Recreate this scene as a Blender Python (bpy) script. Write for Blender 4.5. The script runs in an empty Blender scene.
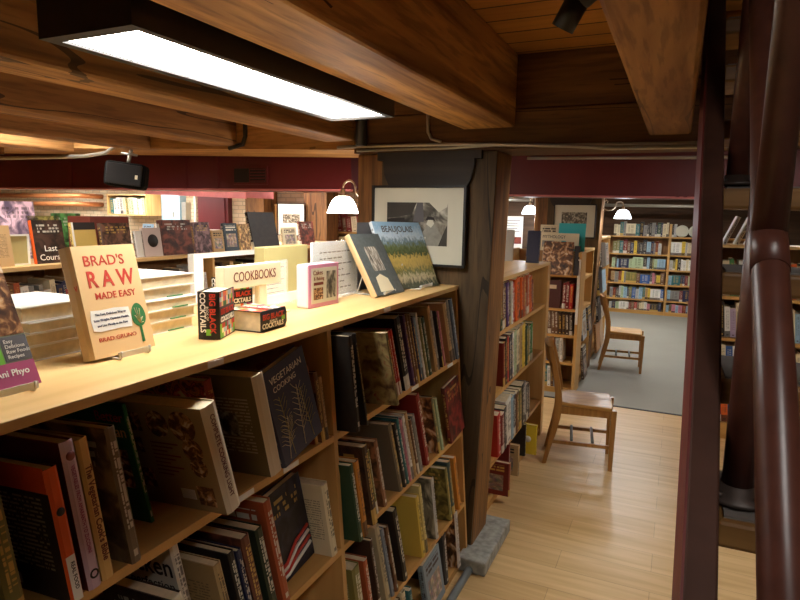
import bpy, bmesh, math, random
from mathutils import Matrix, Vector
random.seed(7)
scene = bpy.context.scene
COL = scene.collection
R = math.radians
def T3(x, y, z): return Matrix.Translation((x, y, z))
def RX(a): return Matrix.Rotation(R(a), 4, 'X')
def RY(a): return Matrix.Rotation(R(a), 4, 'Y')
def RZ(a): return Matrix.Rotation(R(a), 4, 'Z')

# ------------------------------------------------------------------ materials
class NT:
    def __init__(s, name, rough=0.6, spec=0.4):
        s.m = bpy.data.materials.new(name); s.m.use_nodes = True
        s.t = s.m.node_tree; s.b = s.t.nodes['Principled BSDF']
        s.b.inputs['Roughness'].default_value = rough
        s.b.inputs['Specular IOR Level'].default_value = spec
    def n(s, typ, ins=None, out=0, **kw):
        nd = s.t.nodes.new(typ)
        for k, v in kw.items(): setattr(nd, k, v)
        for k, v in (ins or {}).items(): s.put(nd.inputs[k], v)
        return nd.outputs[out] if out is not None else nd
    def put(s, sock, v):
        if isinstance(v, bpy.types.NodeSocket): s.t.links.new(v, sock)
        else:
            if sock.type == 'RGBA' and len(v) == 3: v = (*v, 1)
            sock.default_value = v
    def math(s, op, a, b=0.0, c=0.0):
        return s.n('ShaderNodeMath', {0: a, 1: b, 2: c}, operation=op)
    def mix(s, f, a, b, mode='MIX'):
        nd = s.t.nodes.new('ShaderNodeMix'); nd.data_type = 'RGBA'; nd.blend_type = mode
        s.put(nd.inputs[0], f); s.put(nd.inputs[6], a); s.put(nd.inputs[7], b)
        return nd.outputs[2]
    def ramp(s, f, stops, interp='LINEAR'):
        nd = s.t.nodes.new('ShaderNodeValToRGB'); nd.color_ramp.interpolation = interp
        e = nd.color_ramp.elements
        while len(e) < len(stops): e.new(0.5)
        for el, (p, c) in zip(e, stops): el.position = p; el.color = (*c, 1)
        s.put(nd.inputs[0], f); return nd.outputs[0]
    def base(s, c): s.put(s.b.inputs['Base Color'], c); return s
    def bump(s, h, strength=0.3, dist=0.01):
        s.put(s.b.inputs['Normal'], s.n('ShaderNodeBump', {'Height': h, 'Strength': strength, 'Distance': dist}))

def srgb(r, g, b):
    f = lambda c: (c/255/12.92) if c <= 10 else ((c/255+0.055)/1.055)**2.4
    return (f(r), f(g), f(b))

def plain(name, c, rough=0.6, spec=0.4, metal=0.0, var=0.12, scale=9):
    k = NT(name, rough, spec); k.b.inputs['Metallic'].default_value = metal
    co = k.n('ShaderNodeTexCoord', out=3)
    nz = k.n('ShaderNodeTexNoise', {'Vector': co, 'Scale': scale, 'Detail': 4.0})
    lo = tuple(x*(1-var) for x in c); hi = tuple(min(1, x*(1+var)) for x in c)
    k.base(k.ramp(nz, [(0.3, lo), (0.7, hi)])); return k.m

def wood(name, c1, c2, axis='X', scale=1.0, rough=0.5, patch=0.5, dark=None, spec=0.35, bump=0.25, crack=0.0):
    k = NT(name, rough, spec)
    co = k.n('ShaderNodeTexCoord', out=3)
    st = {'X': (1.2, 16, 16), 'Y': (16, 1.2, 16), 'Z': (16, 16, 1.2)}[axis]
    mp = k.n('ShaderNodeMapping', {'Vector': co, 'Scale': tuple(v*scale for v in st)})
    n1 = k.n('ShaderNodeTexNoise', {'Vector': mp, 'Scale': 1.0, 'Detail': 6.0, 'Distortion': 0.9})
    st2 = {'X': (0.7, 3, 3), 'Y': (3, 0.7, 3), 'Z': (3, 3, 0.7)}[axis]
    mp2 = k.n('ShaderNodeMapping', {'Vector': co, 'Scale': tuple(v*scale for v in st2)})
    n2 = k.n('ShaderNodeTexNoise', {'Vector': mp2, 'Scale': 1.0, 'Detail': 3.0})
    c = k.ramp(n1, [(0.32, c1), (0.68, c2)])
    if patch: c = k.mix(k.math('MULTIPLY', k.ramp(n2, [(0.45, (0, 0, 0)), (0.7, (1, 1, 1))]), patch), c, dark or tuple(v*0.35 for v in c1))
    if crack:
        mp3 = k.n('ShaderNodeMapping', {'Vector': co, 'Scale': tuple(v*scale*0.45 for v in st), 'Location': (3.1, 7.7, 1.3)})
        n3 = k.n('ShaderNodeTexNoise', {'Vector': mp3, 'Scale': 1.0, 'Detail': 2.0, 'Distortion': 0.4})
        ck = k.math('MULTIPLY', k.math('LESS_THAN', k.math('ABSOLUTE', k.math('SUBTRACT', n3, 0.5)), 0.006), k.math('GREATER_THAN', n2, 0.5))
        c = k.mix(k.math('MULTIPLY', ck, crack), c, tuple(v*0.12 for v in c1))
        mp4 = k.n('ShaderNodeMapping', {'Vector': co, 'Scale': {'X': (5, 60, 60), 'Y': (60, 5, 60), 'Z': (60, 60, 5)}[axis]})
        n4 = k.n('ShaderNodeTexNoise', {'Vector': mp4, 'Scale': 1.0, 'Detail': 3.0})
        c = k.mix(k.math('MULTIPLY', k.ramp(n4, [(0.5, (0, 0, 0)), (0.62, (1, 1, 1))]), 0.4), c, tuple(v*0.5 for v in c1))
    k.base(c)
    if bump: k.bump(n1, bump, 0.004)
    return k.m

M = {}
M['joist'] = wood('joist_timber', srgb(122, 82, 44), srgb(192, 140, 80), 'Y', 0.7, 0.65, 0.45, bump=0.5, crack=0.8)
M['beam'] = wood('hewn_beam_timber', srgb(128, 84, 44), srgb(214, 164, 98), 'Y', 0.6, 0.6, 0.6, srgb(70, 46, 26), bump=0.5, crack=0.9)
M['girder'] = wood('girder_timber', srgb(92, 60, 32), srgb(140, 98, 54), 'X', 0.7, 0.7, 0.75, srgb(40, 28, 18), bump=0.5, crack=0.8)
M['girderlit'] = wood('girder_lit_timber', srgb(172, 122, 66), srgb(214, 164, 100), 'X', 0.7, 0.7, 0.4, bump=0.4, crack=0.6)  # girder timber lightened to carry the light falling on its underside
M['beamwarm'] = wood('notched_beam_timber', srgb(140, 92, 44), srgb(200, 146, 80), 'Y', 0.8, 0.7, 0.7, srgb(84, 54, 28), bump=0.5, crack=0.5)
M['post'] = wood('post_timber', srgb(100, 66, 34), srgb(160, 112, 62), 'Z', 0.8, 0.6, 0.5, bump=0.5, crack=0.8)
M['facing'] = wood('weathered_facing_timber', srgb(70, 54, 34), srgb(108, 86, 56), 'Z', 0.7, 0.7, 0.6, bump=0.5, crack=0.8)
M['postdark'] = wood('bolster_timber', srgb(42, 35, 28), srgb(60, 50, 40), 'X', 0.8, 0.6, 0.4)
M['birch'] = wood('birch_plywood', srgb(206, 166, 106), srgb(226, 190, 130), 'Y', 0.5, 0.42, 0.12, srgb(196, 152, 92), bump=0.05)
M['birchz'] = wood('birch_panel', srgb(196, 150, 88), srgb(222, 178, 112), 'Z', 0.6, 0.45, 0.2, srgb(170, 124, 70), bump=0.05)
M['edge'] = wood('shelf_edge_wood', srgb(192, 142, 76), srgb(216, 168, 98), 'Y', 0.7, 0.45, 0.2, srgb(160, 110, 60), bump=0.05)
M['backply'] = wood('back_panel_ply', srgb(140, 104, 66), srgb(170, 128, 84), 'Z', 0.9, 0.6, 0.2, bump=0.05)
M['oak'] = wood('golden_oak', srgb(140, 94, 44), srgb(178, 128, 66), 'Z', 1.3, 0.32, 0.15, srgb(120, 70, 32), bump=0.05, spec=0.5)
M['oakseat'] = wood('oak_seat', srgb(176, 128, 64), srgb(208, 162, 94), 'X', 1.3, 0.36, 0.15, srgb(140, 88, 42), bump=0.05, spec=0.5)
M['tread'] = wood('worn_tread', srgb(120, 84, 44), srgb(166, 122, 70), 'X', 0.9, 0.5, 0.3)
M['treadtop'] = plain('dusty_tread_mat', srgb(112, 104, 98), 0.7)
M['maroon'] = plain('maroon_paint', srgb(92, 28, 30), 0.45, 0.4, 0, 0.1, 4)
M['sidered'] = plain('stringer_side_paint', srgb(104, 44, 40), 0.5, 0.3, 0, 0.2, 12)
M['maroonlit'] = plain('lit_maroon_paint', srgb(190, 110, 108), 0.5)  # maroon duct paint with the light on it put into the colour
M['stringer'] = plain('stringer_oxblood_paint', srgb(72, 46, 36), 0.6, 0.15, 0, 0.3, 7)
M['pipe'] = plain('oxblood_pipe_paint', srgb(80, 45, 35), 0.34, 0.45, 0, 0.18, 30)
M['flange'] = plain('flange_metal', srgb(70, 58, 52), 0.45, 0.5, 0.3)
M['black'] = plain('black_enamel', srgb(28, 24, 22), 0.45)
M['blackm'] = plain('black_mesh', srgb(14, 13, 13), 0.8, 0.15)
M['white'] = plain('white_board', srgb(236, 234, 226), 0.5, var=0.03)
M['cream'] = plain('cream_card', srgb(238, 226, 192), 0.5, var=0.03)
M['olive'] = plain('olive_card', srgb(188, 176, 120), 0.55, var=0.05)
M['paper'] = plain('page_edges', srgb(214, 198, 164), 0.8, var=0.1, scale=60)
M['steel'] = plain('galvanised_conduit', srgb(176, 172, 160), 0.35, 0.5, 0.6, 0.06)
M['copper'] = plain('copper_pipe_finish', srgb(206, 134, 82), 0.35, 0.5, 0.4, 0.1)
M['brass'] = plain('lamp_arm_metal', srgb(196, 176, 150), 0.3, 0.5, 0.7)
M['concrete'] = plain('painted_concrete', srgb(160, 160, 150), 0.8, var=0.3, scale=25)
M['greypipe'] = plain('grey_floor_pipe', srgb(128, 134, 134), 0.5)
M['bluegrey'] = plain('panel_bluegrey', srgb(158, 184, 196), 0.45, var=0.04)
M['ink'] = plain('dark_ink', srgb(40, 34, 32), 0.6)
M['redink'] = plain('red_ink', srgb(196, 62, 44), 0.6)
M['brownink'] = plain('brown_ink', srgb(120, 56, 44), 0.6)
M['whiteink'] = plain('white_ink', srgb(240, 236, 226), 0.6, var=0.02)
M['blueink'] = plain('navy_ink', srgb(34, 50, 92), 0.6)
M['greenink'] = plain('green_ink', srgb(46, 116, 62), 0.6)
M['lime'] = plain('lime_print', srgb(120, 190, 60), 0.5, var=0.05)
M['plum'] = plain('plum_print', srgb(170, 76, 112), 0.5, var=0.05)
M['slate'] = plain('slate_print', srgb(92, 90, 92), 0.5, var=0.05)
M['steel_grey'] = plain('mid_grey_print', srgb(140, 138, 128), 0.5, var=0.2, scale=30)
M['mat'] = plain('picture_mat', srgb(206, 204, 186), 0.7, var=0.02)
M['pinkmetal'] = plain('pink_tin_paint', srgb(206, 140, 170), 0.3, 0.5, 0.1, 0.03)
M['tinwhite'] = plain('white_tin_paint', srgb(222, 228, 232), 0.3, 0.5, 0.1, 0.03)
M['photo_dark'] = plain('dark_mount', srgb(60, 56, 50), 0.4)
M['farwall'] = wood('dark_board_wall', srgb(70, 52, 38), srgb(98, 74, 54), 'X', 0.6, 0.8, 0.4)
M['darkwall'] = plain('dark_room_wall', srgb(92, 70, 54), 0.8)
M['leaf_board'] = wood('ceiling_boards_base', srgb(140, 96, 44), srgb(180, 126, 62), 'X', 0.5, 0.6, 0.3)

def emis(name, c, s):
    k = NT(name); k.base(c)
    k.put(k.b.inputs['Emission Color'], (*c, 1)); k.b.inputs['Emission Strength'].default_value = s
    return k.m
M['tube'] = emis('fluorescent_diffuser', (1.0, 0.975, 0.925), 17.0)
M['filltube'] = emis('boosted_fill_diffuser', (1.0, 0.97, 0.92), 38.0)  # brighter emission for the added fill lights
M['shade'] = emis('lit_glass_shade', (1.0, 0.93, 0.84), 7.0)
M['shadecool'] = emis('lit_glass_shade_cool', (0.86, 0.92, 1.0), 6.0)

def acrylic():
    k = NT('clear_acrylic', 0.08, 0.5); k.base((0.95, 0.97, 0.97))
    k.b.inputs['Alpha'].default_value = 0.22
    return k.m
M['acrylic'] = acrylic()
M['lip'] = plain('clear_stand_lip', srgb(220, 218, 208), 0.15, 0.6)

def floor_mat():
    k = NT('laminate_planks', 0.34, 0.4)
    co = k.n('ShaderNodeTexCoord', out=3)
    br = k.n('ShaderNodeTexBrick', {'Vector': co, 'Color1': srgb(218, 184, 130), 'Color2': srgb(198, 160, 106), 'Mortar': srgb(140, 104, 66),
             'Scale': 1.0, 'Mortar Size': 0.0015, 'Brick Width': 1.25, 'Row Height': 0.19, 'Bias': 0.0}, offset=0.37)
    mp = k.n('ShaderNodeMapping', {'Vector': co, 'Scale': (1.6, 22, 1)})
    nz = k.n('ShaderNodeTexNoise', {'Vector': mp, 'Scale': 1.0, 'Detail': 6.0, 'Distortion': 0.6})
    k.base(k.mix(0.42, br, k.ramp(nz, [(0.3, srgb(182, 142, 88)), (0.7, srgb(236, 204, 150))])))
    return k.m
M['floor'] = floor_mat()
def carpet_mat():
    k = NT('grey_carpet', 0.95, 0.1)
    co = k.n('ShaderNodeTexCoord', out=3)
    n1 = k.n('ShaderNodeTexNoise', {'Vector': co, 'Scale': 160.0, 'Detail': 3.0})
    n2 = k.n('ShaderNodeTexNoise', {'Vector': co, 'Scale': 2.2, 'Detail': 4.0})
    c = k.mix(k.math('MULTIPLY', n2, 0.5), srgb(164, 162, 152), srgb(140, 138, 128))
    k.base(k.mix(k.math('MULTIPLY', n1, 0.4), c, srgb(132, 128, 120))); k.bump(n1, 0.5, 0.004)
    return k.m
M['carpet'] = carpet_mat()
def brick_mat():
    k = NT('painted_brick', 0.85, 0.2)
    co = k.n('ShaderNodeTexCoord', out=3)
    sp = k.n('ShaderNodeSeparateXYZ', {0: co}, out=None)
    v = k.n('ShaderNodeCombineXYZ', {0: k.math('ADD', sp.outputs[0], sp.outputs[1]), 1: sp.outputs[2], 2: 0.0})
    br = k.n('ShaderNodeTexBrick', {'Vector': v, 'Color1': srgb(226, 206, 174), 'Color2': srgb(204, 174, 138), 'Mortar': srgb(166, 148, 124),
             'Scale': 1.0, 'Mortar Size': 0.008, 'Brick Width': 0.22, 'Row Height': 0.075})
    nz = k.n('ShaderNodeTexNoise', {'Vector': co, 'Scale': 3.0, 'Detail': 4.0})
    k.base(k.mix(k.math('MULTIPLY', nz, 0.5), br, srgb(206, 192, 164))); return k.m
M['brick'] = brick_mat()
def plank_ceiling():
    k = NT('board_ceiling', 0.6, 0.3)
    co = k.n('ShaderNodeTexCoord', out=3)
    br = k.n('ShaderNodeTexBrick', {'Vector': co, 'Color1': srgb(196, 138, 66), 'Color2': srgb(164, 108, 48), 'Mortar': srgb(50, 32, 16),
             'Scale': 1.0, 'Mortar Size': 0.006, 'Brick Width': 4.0, 'Row Height': 0.16}, offset=0.4)
    mp = k.n('ShaderNodeMapping', {'Vector': co, 'Scale': (1.0, 18, 1)})
    nz = k.n('ShaderNodeTexNoise', {'Vector': mp, 'Scale': 1.0, 'Detail': 5.0, 'Distortion': 0.8})
    k.base(k.mix(0.4, br, k.ramp(nz, [(0.3, srgb(130, 84, 36)), (0.7, srgb(206, 150, 78))]), 'MULTIPLY')); 
    k.base(k.mix(k.math('MULTIPLY', k.ramp(nz, [(0.4, (0, 0, 0)), (0.7, (1, 1, 1))]), 0.3), br, srgb(120, 76, 32)))
    return k.m
M['ceil'] = plank_ceiling()

def textrows(k, u, v, n, ws, fill=0.5, seed=0.0, thr=0.42):
    r = k.math('MULTIPLY', v, n)
    row = k.math('LESS_THAN', k.math('FRACT', r), fill)
    vec = k.n('ShaderNodeCombineXYZ', {0: k.math('MULTIPLY', u, ws), 1: k.math('MULTIPLY', k.math('FLOOR', r), 7.3), 2: seed})
    w = k.math('GREATER_THAN', k.n('ShaderNodeTexNoise', {'Vector': vec, 'Scale': 1.0, 'Detail': 1.0}), thr)
    return k.math('MULTIPLY', row, w)
def inbox(k, u, v, u0, u1, v0, v1):
    a = k.math('MULTIPLY', k.math('GREATER_THAN', u, u0), k.math('LESS_THAN', u, u1))
    b = k.math('MULTIPLY', k.math('GREATER_THAN', v, v0), k.math('LESS_THAN', v, v1))
    return k.math('MULTIPLY', a, b)
def book_mat(kind, attr=False):
    k = NT('book_' + kind, 0.42, 0.32)
    oi = k.n('ShaderNodeObjectInfo', out=None)
    col, rnd = oi.outputs['Color'], oi.outputs['Random']
    if attr:
        at = k.n('ShaderNodeAttribute', out=None, attribute_name='print_colour'); col, rnd = at.outputs['Color'], at.outputs['Alpha']
    uv = k.n('ShaderNodeSeparateXYZ', {0: k.n('ShaderNodeTexCoord', out=2)}, out=None)
    u, v = uv.outputs[0], uv.outputs[1]
    lum = k.n('ShaderNodeRGBToBW', {0: col})
    dark = k.math('LESS_THAN', lum, 0.2)
    acc = k.mix(dark, srgb(52, 40, 36), k.mix(k.math('GREATER_THAN', rnd, 0.6), srgb(232, 226, 208), srgb(216, 178, 92)))
    seed = k.math('MULTIPLY', rnd, 91.0)
    c = col
    if kind == 'spine':
        m = k.math('MULTIPLY', textrows(k, v, u, 2.0, 42.0, 0.8, seed, 0.46), inbox(k, u, v, 0.24, 0.78, 0.26, 0.9))
        c = k.mix(k.math('MULTIPLY', m, 0.4 if attr else 0.75), c, acc)
        band = k.math('MULTIPLY', inbox(k, u, v, -1, 2, 0.0, 0.2), k.math('GREATER_THAN', k.math('FRACT', k.math('MULTIPLY', rnd, 5.7)), 0.62))
        c = k.mix(k.math('MULTIPLY', band, 0.8), c, acc)
        logo = inbox(k, u, v, 0.3, 0.7, 0.05, 0.1)
        c = k.mix(k.math('MULTIPLY', logo, 0.7), c, acc)
    elif kind == 'photo':
        tv = k.n('ShaderNodeCombineXYZ', {0: k.math('MULTIPLY', u, 6.0), 1: k.math('MULTIPLY', v, 8.0), 2: seed})
        nz = k.n('ShaderNodeTexNoise', {'Vector': tv, 'Scale': 1.0, 'Detail': 4.0}, out=None)
        pic = k.mix(0.35, k.ramp(nz.outputs[0], [(0.3, srgb(48, 34, 28)), (0.5, srgb(142, 100, 64)), (0.62, srgb(210, 186, 146)), (0.75, srgb(240, 230, 210))]), nz.outputs[1])
        c = k.mix(inbox(k, u, v, 0.14, 0.86, 0.14, 0.62), c, pic)
        m = k.math('MULTIPLY', textrows(k, u, v, 11.0, 12.0, 0.6, seed, 0.4), inbox(k, u, v, 0.12, 0.88, 0.7, 0.92))
        c = k.mix(m, c, acc)
    elif kind == 'full':
        tv = k.n('ShaderNodeCombineXYZ', {0: k.math('MULTIPLY', u, 4.0), 1: k.math('MULTIPLY', v, 5.0), 2: seed})
        nz = k.n('ShaderNodeTexNoise', {'Vector': tv, 'Scale': 1.0, 'Detail': 5.0, 'Distortion': 0.8}, out=None)
        d = k.mix(0.8, col, k.ramp(nz.outputs[0], [(0.38, srgb(60, 52, 50)), (0.5, srgb(170, 160, 150)), (0.6, srgb(255, 245, 230))]), 'OVERLAY')
        m = k.math('MULTIPLY', textrows(k, u, v, 14.0, 15.0, 0.6, seed, 0.5), inbox(k, u, v, 0.14, 0.86, 0.70, 0.9))
        c = k.mix(k.math('MULTIPLY', m, 0.6), d, acc)
    elif kind == 'text':
        m = k.math('MULTIPLY', textrows(k, u, v, 30.0, 26.0, 0.45, seed, 0.44), inbox(k, u, v, 0.12, 0.88, 0.22, 0.8))
        c = k.mix(k.math('MULTIPLY', m, 0.55), c, acc)
        bar = inbox(k, u, v, 0.12, 0.36, 0.05, 0.14)
        c = k.mix(k.math('MULTIPLY', bar, 0.8), c, srgb(226, 222, 210))
    tv2 = k.n('ShaderNodeCombineXYZ', {0: k.math('MULTIPLY', u, 9.0), 1: k.math('MULTIPLY', v, 9.0), 2: seed})
    wear = k.n('ShaderNodeTexNoise', {'Vector': tv2, 'Scale': 1.0, 'Detail': 4.0})
    k.base(k.mix(k.math('MULTIPLY', wear, 0.16), c, k.mix(0.5, c, srgb(150, 130, 110))))
    return k.m
BM = {kd: book_mat(kd) for kd in ('spine', 'photo', 'full', 'text', 'plain')}
BS = [book_mat('spine', True), book_mat('plain', True), book_mat('photo', True)]

def picture_mat(name, stops, scale=(5, 5), seed=0.0, distort=1.0, horizon=False):
    """printed picture: abstract procedural image in the part's own UV"""
    k = NT(name, 0.35, 0.4)
    uv = k.n('ShaderNodeSeparateXYZ', {0: k.n('ShaderNodeTexCoord', out=2)}, out=None)
    u, v = uv.outputs[0], uv.outputs[1]
    tv = k.n('ShaderNodeCombineXYZ', {0: k.math('MULTIPLY', u, scale[0]), 1: k.math('MULTIPLY', v, scale[1]), 2: seed})
    nz = k.n('ShaderNodeTexNoise', {'Vector': tv, 'Scale': 1.0, 'Detail': 5.0, 'Distortion': distort})
    f = nz
    if horizon: f = k.math('ADD', v, k.math('MULTIPLY', k.math('SUBTRACT', nz, 0.5), 0.35))
    k.base(k.ramp(f, stops)); return k.m
M['bw'] = picture_mat('black_and_white_photograph', [(0.34, srgb(40, 38, 34)), (0.48, srgb(92, 88, 78)), (0.58, srgb(150, 146, 132)), (0.7, srgb(206, 202, 186))], (3.2, 2.6), 3.0)
M['bw2'] = picture_mat('old_group_photograph', [(0.36, srgb(52, 46, 38)), (0.5, srgb(110, 102, 84)), (0.64, srgb(190, 182, 160))], (9, 4), 8.0)
M['vineyard'] = picture_mat('vineyard_print', [(0.06, srgb(70, 74, 50)), (0.16, srgb(196, 180, 140)), (0.24, srgb(96, 104, 52)), (0.34, srgb(186, 160, 84)), (0.46, srgb(206, 178, 92)), (0.52, srgb(70, 84, 46)), (0.62, srgb(110, 122, 80)), (0.70, srgb(120, 146, 160)), (0.78, srgb(206, 222, 232)), (0.95, srgb(150, 186, 212))], (26, 14), 1.0, 0.3, True)
M['columns'] = picture_mat('grey_window_print', [(0.35, srgb(70, 62, 54)), (0.5, srgb(160, 150, 134)), (0.66, srgb(232, 226, 212))], (10, 2), 5.0)
M['forkart'] = picture_mat('line_drawing_print', [(0.42, srgb(40, 44, 66)), (0.5, srgb(164, 166, 140)), (0.56, srgb(44, 48, 72))], (6, 5), 4.0, 2.0)
M['meal'] = picture_mat('food_photo_print', [(0.3, srgb(42, 30, 26)), (0.48, srgb(110, 70, 44)), (0.58, srgb(196, 146, 96)), (0.7, srgb(230, 216, 190))], (6, 6), 2.0)
M['herb'] = picture_mat('herb_cover_print', [(0.3, srgb(60, 30, 26)), (0.42, srgb(120, 96, 60)), (0.5, srgb(150, 130, 84)), (0.6, srgb(176, 156, 104)), (0.72, srgb(150, 60, 50))], (4, 5), 12.0)
M['mixed'] = picture_mat('bright_cover_print', [(0.3, srgb(40, 90, 60)), (0.42, srgb(220, 130, 50)), (0.5, srgb(60, 40, 40)), (0.58, srgb(200, 60, 60)), (0.68, srgb(220, 200, 150))], (7, 9), 6.0)
M['cocktail'] = picture_mat('cocktail_pattern', [(0.36, srgb(60, 130, 90)), (0.45, srgb(226, 140, 50)), (0.52, srgb(214, 90, 50)), (0.6, srgb(236, 190, 80)), (0.7, srgb(80, 150, 150))], (5, 8), 9.0, 2.0)

def fc_mat(name, cells):
    pass

# ------------------------------------------------------------------ mesh helpers
class MB:
    def __init__(s, mats):
        s.bm = bmesh.new(); s.mats = mats; s.uv = s.bm.loops.layers.uv.new('UVMap')
    def face(s, pts, mi=0, uvs=None, smooth=False):
        vs = [s.bm.verts.new(p) for p in pts]
        f = s.bm.faces.new(vs); f.material_index = mi; f.smooth = smooth
        if uvs is None and len(pts) == 4: uvs = [(0, 0), (1, 0), (1, 1), (0, 1)]
        if uvs:
            for l, c in zip(f.loops, uvs): l[s.uv].uv = c
        return f
    def box(s, x0, x1, y0, y1, z0, z1, mi=0, mx=None, bev=0.0):
        P = [Vector((x, y, z)) for x in (x0, x1) for y in (y0, y1) for z in (z0, z1)]
        if mx is not None: P = [mx @ p for p in P]
        vs = [s.bm.verts.new(p) for p in P]
        Q = [((0, 1, 3, 2)), (4, 6, 7, 5), (0, 4, 5, 1), (2, 3, 7, 6), (0, 2, 6, 4), (1, 5, 7, 3)]
        fs = []
        for q in Q:
            f = s.bm.faces.new([vs[i] for i in q]); f.material_index = mi; fs.append(f)
            for l, c in zip(f.loops, [(0, 0), (1, 0), (1, 1), (0, 1)]): l[s.uv].uv = c
        if bev:
            es = set(e for f in fs for e in f.edges)
            bmesh.ops.bevel(s.bm, geom=list(es), offset=bev, segments=2, affect='EDGES', profile=0.5)
        return s
    def prism(s, poly, a0, a1, axis='X', mi=0):
        """extrude a 2D polygon along an axis; poly in the other two axes in order"""
        def mk(p, a): return {'X': (a, p[0], p[1]), 'Y': (p[0], a, p[1]), 'Z': (p[0], p[1], a)}[axis]
        A = [s.bm.verts.new(mk(p, a0)) for p in poly]; B = [s.bm.verts.new(mk(p, a1)) for p in poly]
        n = len(poly)
        fs = [s.bm.faces.new(A), s.bm.faces.new(B[::-1])]
        for i in range(n): fs.append(s.bm.faces.new([A[i], B[i], B[(i+1) % n], A[(i+1) % n]]))
        for f in fs: f.material_index = mi
        return s
    def tube(s, pts, r, seg=12, mi=0, caps=True):
        pts = [Vector(p) for p in pts]; rings = []
        rs = r if isinstance(r, (list, tuple)) else [r]*len(pts)
        up = None
        for i, p in enumerate(pts):
            d = (pts[min(i+1, len(pts)-1)] - pts[max(i-1, 0)]).normalized()
            if up is None:
                up = Vector((0, 0, 1)) if abs(d.z) < 0.9 else Vector((1, 0, 0))
            a = d.cross(up).normalized(); b = a.cross(d).normalized(); up = b
            rings.append([s.bm.verts.new(p + (a*math.cos(t) + b*math.sin(t))*rs[i]) for t in [2*math.pi*j/seg for j in range(seg)]])
        for A, B in zip(rings, rings[1:]):
            for j in range(seg):
                f = s.bm.faces.new([A[j], A[(j+1) % seg], B[(j+1) % seg], B[j]]); f.smooth = True; f.material_index = mi
        if caps:
            for q in (rings[0][::-1], rings[-1]): s.bm.faces.new(q).material_index = mi
        return s
    def lathe(s, prof, seg=24, mi=0, c=(0, 0, 0)):
        rings = [[s.bm.verts.new((c[0]+r*math.cos(2*math.pi*j/seg), c[1]+r*math.sin(2*math.pi*j/seg), c[2]+z)) for j in range(seg)] for r, z in prof]
        for A, B in zip(rings, rings[1:]):
            for j in range(seg):
                f = s.bm.faces.new([A[j], A[(j+1) % seg], B[(j+1) % seg], B[j]]); f.smooth = True; f.material_index = mi
        return s
    def build(s, name, parent=None, mx=None):
        bmesh.ops.recalc_face_normals(s.bm, faces=s.bm.faces)
        me = bpy.data.meshes.new(name); s.bm.to_mesh(me); s.bm.free()
        for m in s.mats: me.materials.append(m)
        o = bpy.data.objects.new(name, me); COL.objects.link(o)
        if parent is not None: o.parent = parent
        if mx is not None: o.matrix_local = mx
        return o
def Mb(*names): return MB([M[n] if isinstance(n, str) else n for n in names])
def tag(o, label=None, cat=None, group=None, kind=None):
    if label: o['label'] = label
    if cat: o['category'] = cat
    if group: o['group'] = group
    if kind: o['kind'] = kind
    return o
def thing(name, label, cat, mx=None, group=None):
    o = bpy.data.objects.new(name, None); o.empty_display_size = 0.05; COL.objects.link(o)
    if mx is not None: o.matrix_world = mx
    return tag(o, label, cat, group)
def struct(mb, name): return tag(mb.build(name), kind='structure')
def part_label(o, l): o['label'] = l; return o
def dup(root, mx, label=None, group=None):
    r = root.copy(); COL.objects.link(r); r.matrix_world = mx
    if label: r['label'] = label
    if group: r['group'] = group
    for ch in list(root.children):
        c = ch.copy(); COL.objects.link(c); c.parent = r
        for g in list(ch.children):
            d = g.copy(); COL.objects.link(d); d.parent = c
    return r

def lettering(parent, s, size, mx, mat, name='lettering', align='CENTER', sx=1.0, bold=0.0):
    cu = bpy.data.curves.new('txt', 'FONT'); cu.body = s; cu.size = size; cu.align_x = align; cu.align_y = 'CENTER'
    cu.extrude = 0.0004; cu.offset = bold; cu.resolution_u = 3
    o = bpy.data.objects.new('txt', cu); COL.objects.link(o)
    dg = bpy.context.evaluated_depsgraph_get(); dg.update()
    me = bpy.data.meshes.new_from_object(o.evaluated_get(dg))
    bpy.data.objects.remove(o)
    me.materials.clear(); me.materials.append(M[mat] if isinstance(mat, str) else mat)
    t = bpy.data.objects.new(name, me); COL.objects.link(t); t.parent = parent
    t.matrix_local = mx @ Matrix.Diagonal((sx, 1, 1, 1))
    return t

# ------------------------------------------------------------------ camera
cam = bpy.data.cameras.new('camera'); co = bpy.data.objects.new('camera', cam); COL.objects.link(co)
cam.sensor_width = 36; cam.lens = 600/800*36; cam.clip_start = 0.02; cam.clip_end = 100
yw, pt, rl = R(24.7), R(8.2), R(1.0)
fwd = Vector((-math.sin(yw)*math.cos(pt), math.cos(yw)*math.cos(pt), -math.sin(pt)))
rt = Vector((math.cos(yw), math.sin(yw), 0)); up = rt.cross(fwd)
r2 = rt*math.cos(rl) + up*math.sin(rl); u2 = -rt*math.sin(rl) + up*math.cos(rl)
co.matrix_world = Matrix(((r2.x, u2.x, -fwd.x, 0), (r2.y, u2.y, -fwd.y, 0), (r2.z, u2.z, -fwd.z, 1.85), (0, 0, 0, 1)))
scene.camera = co

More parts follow.
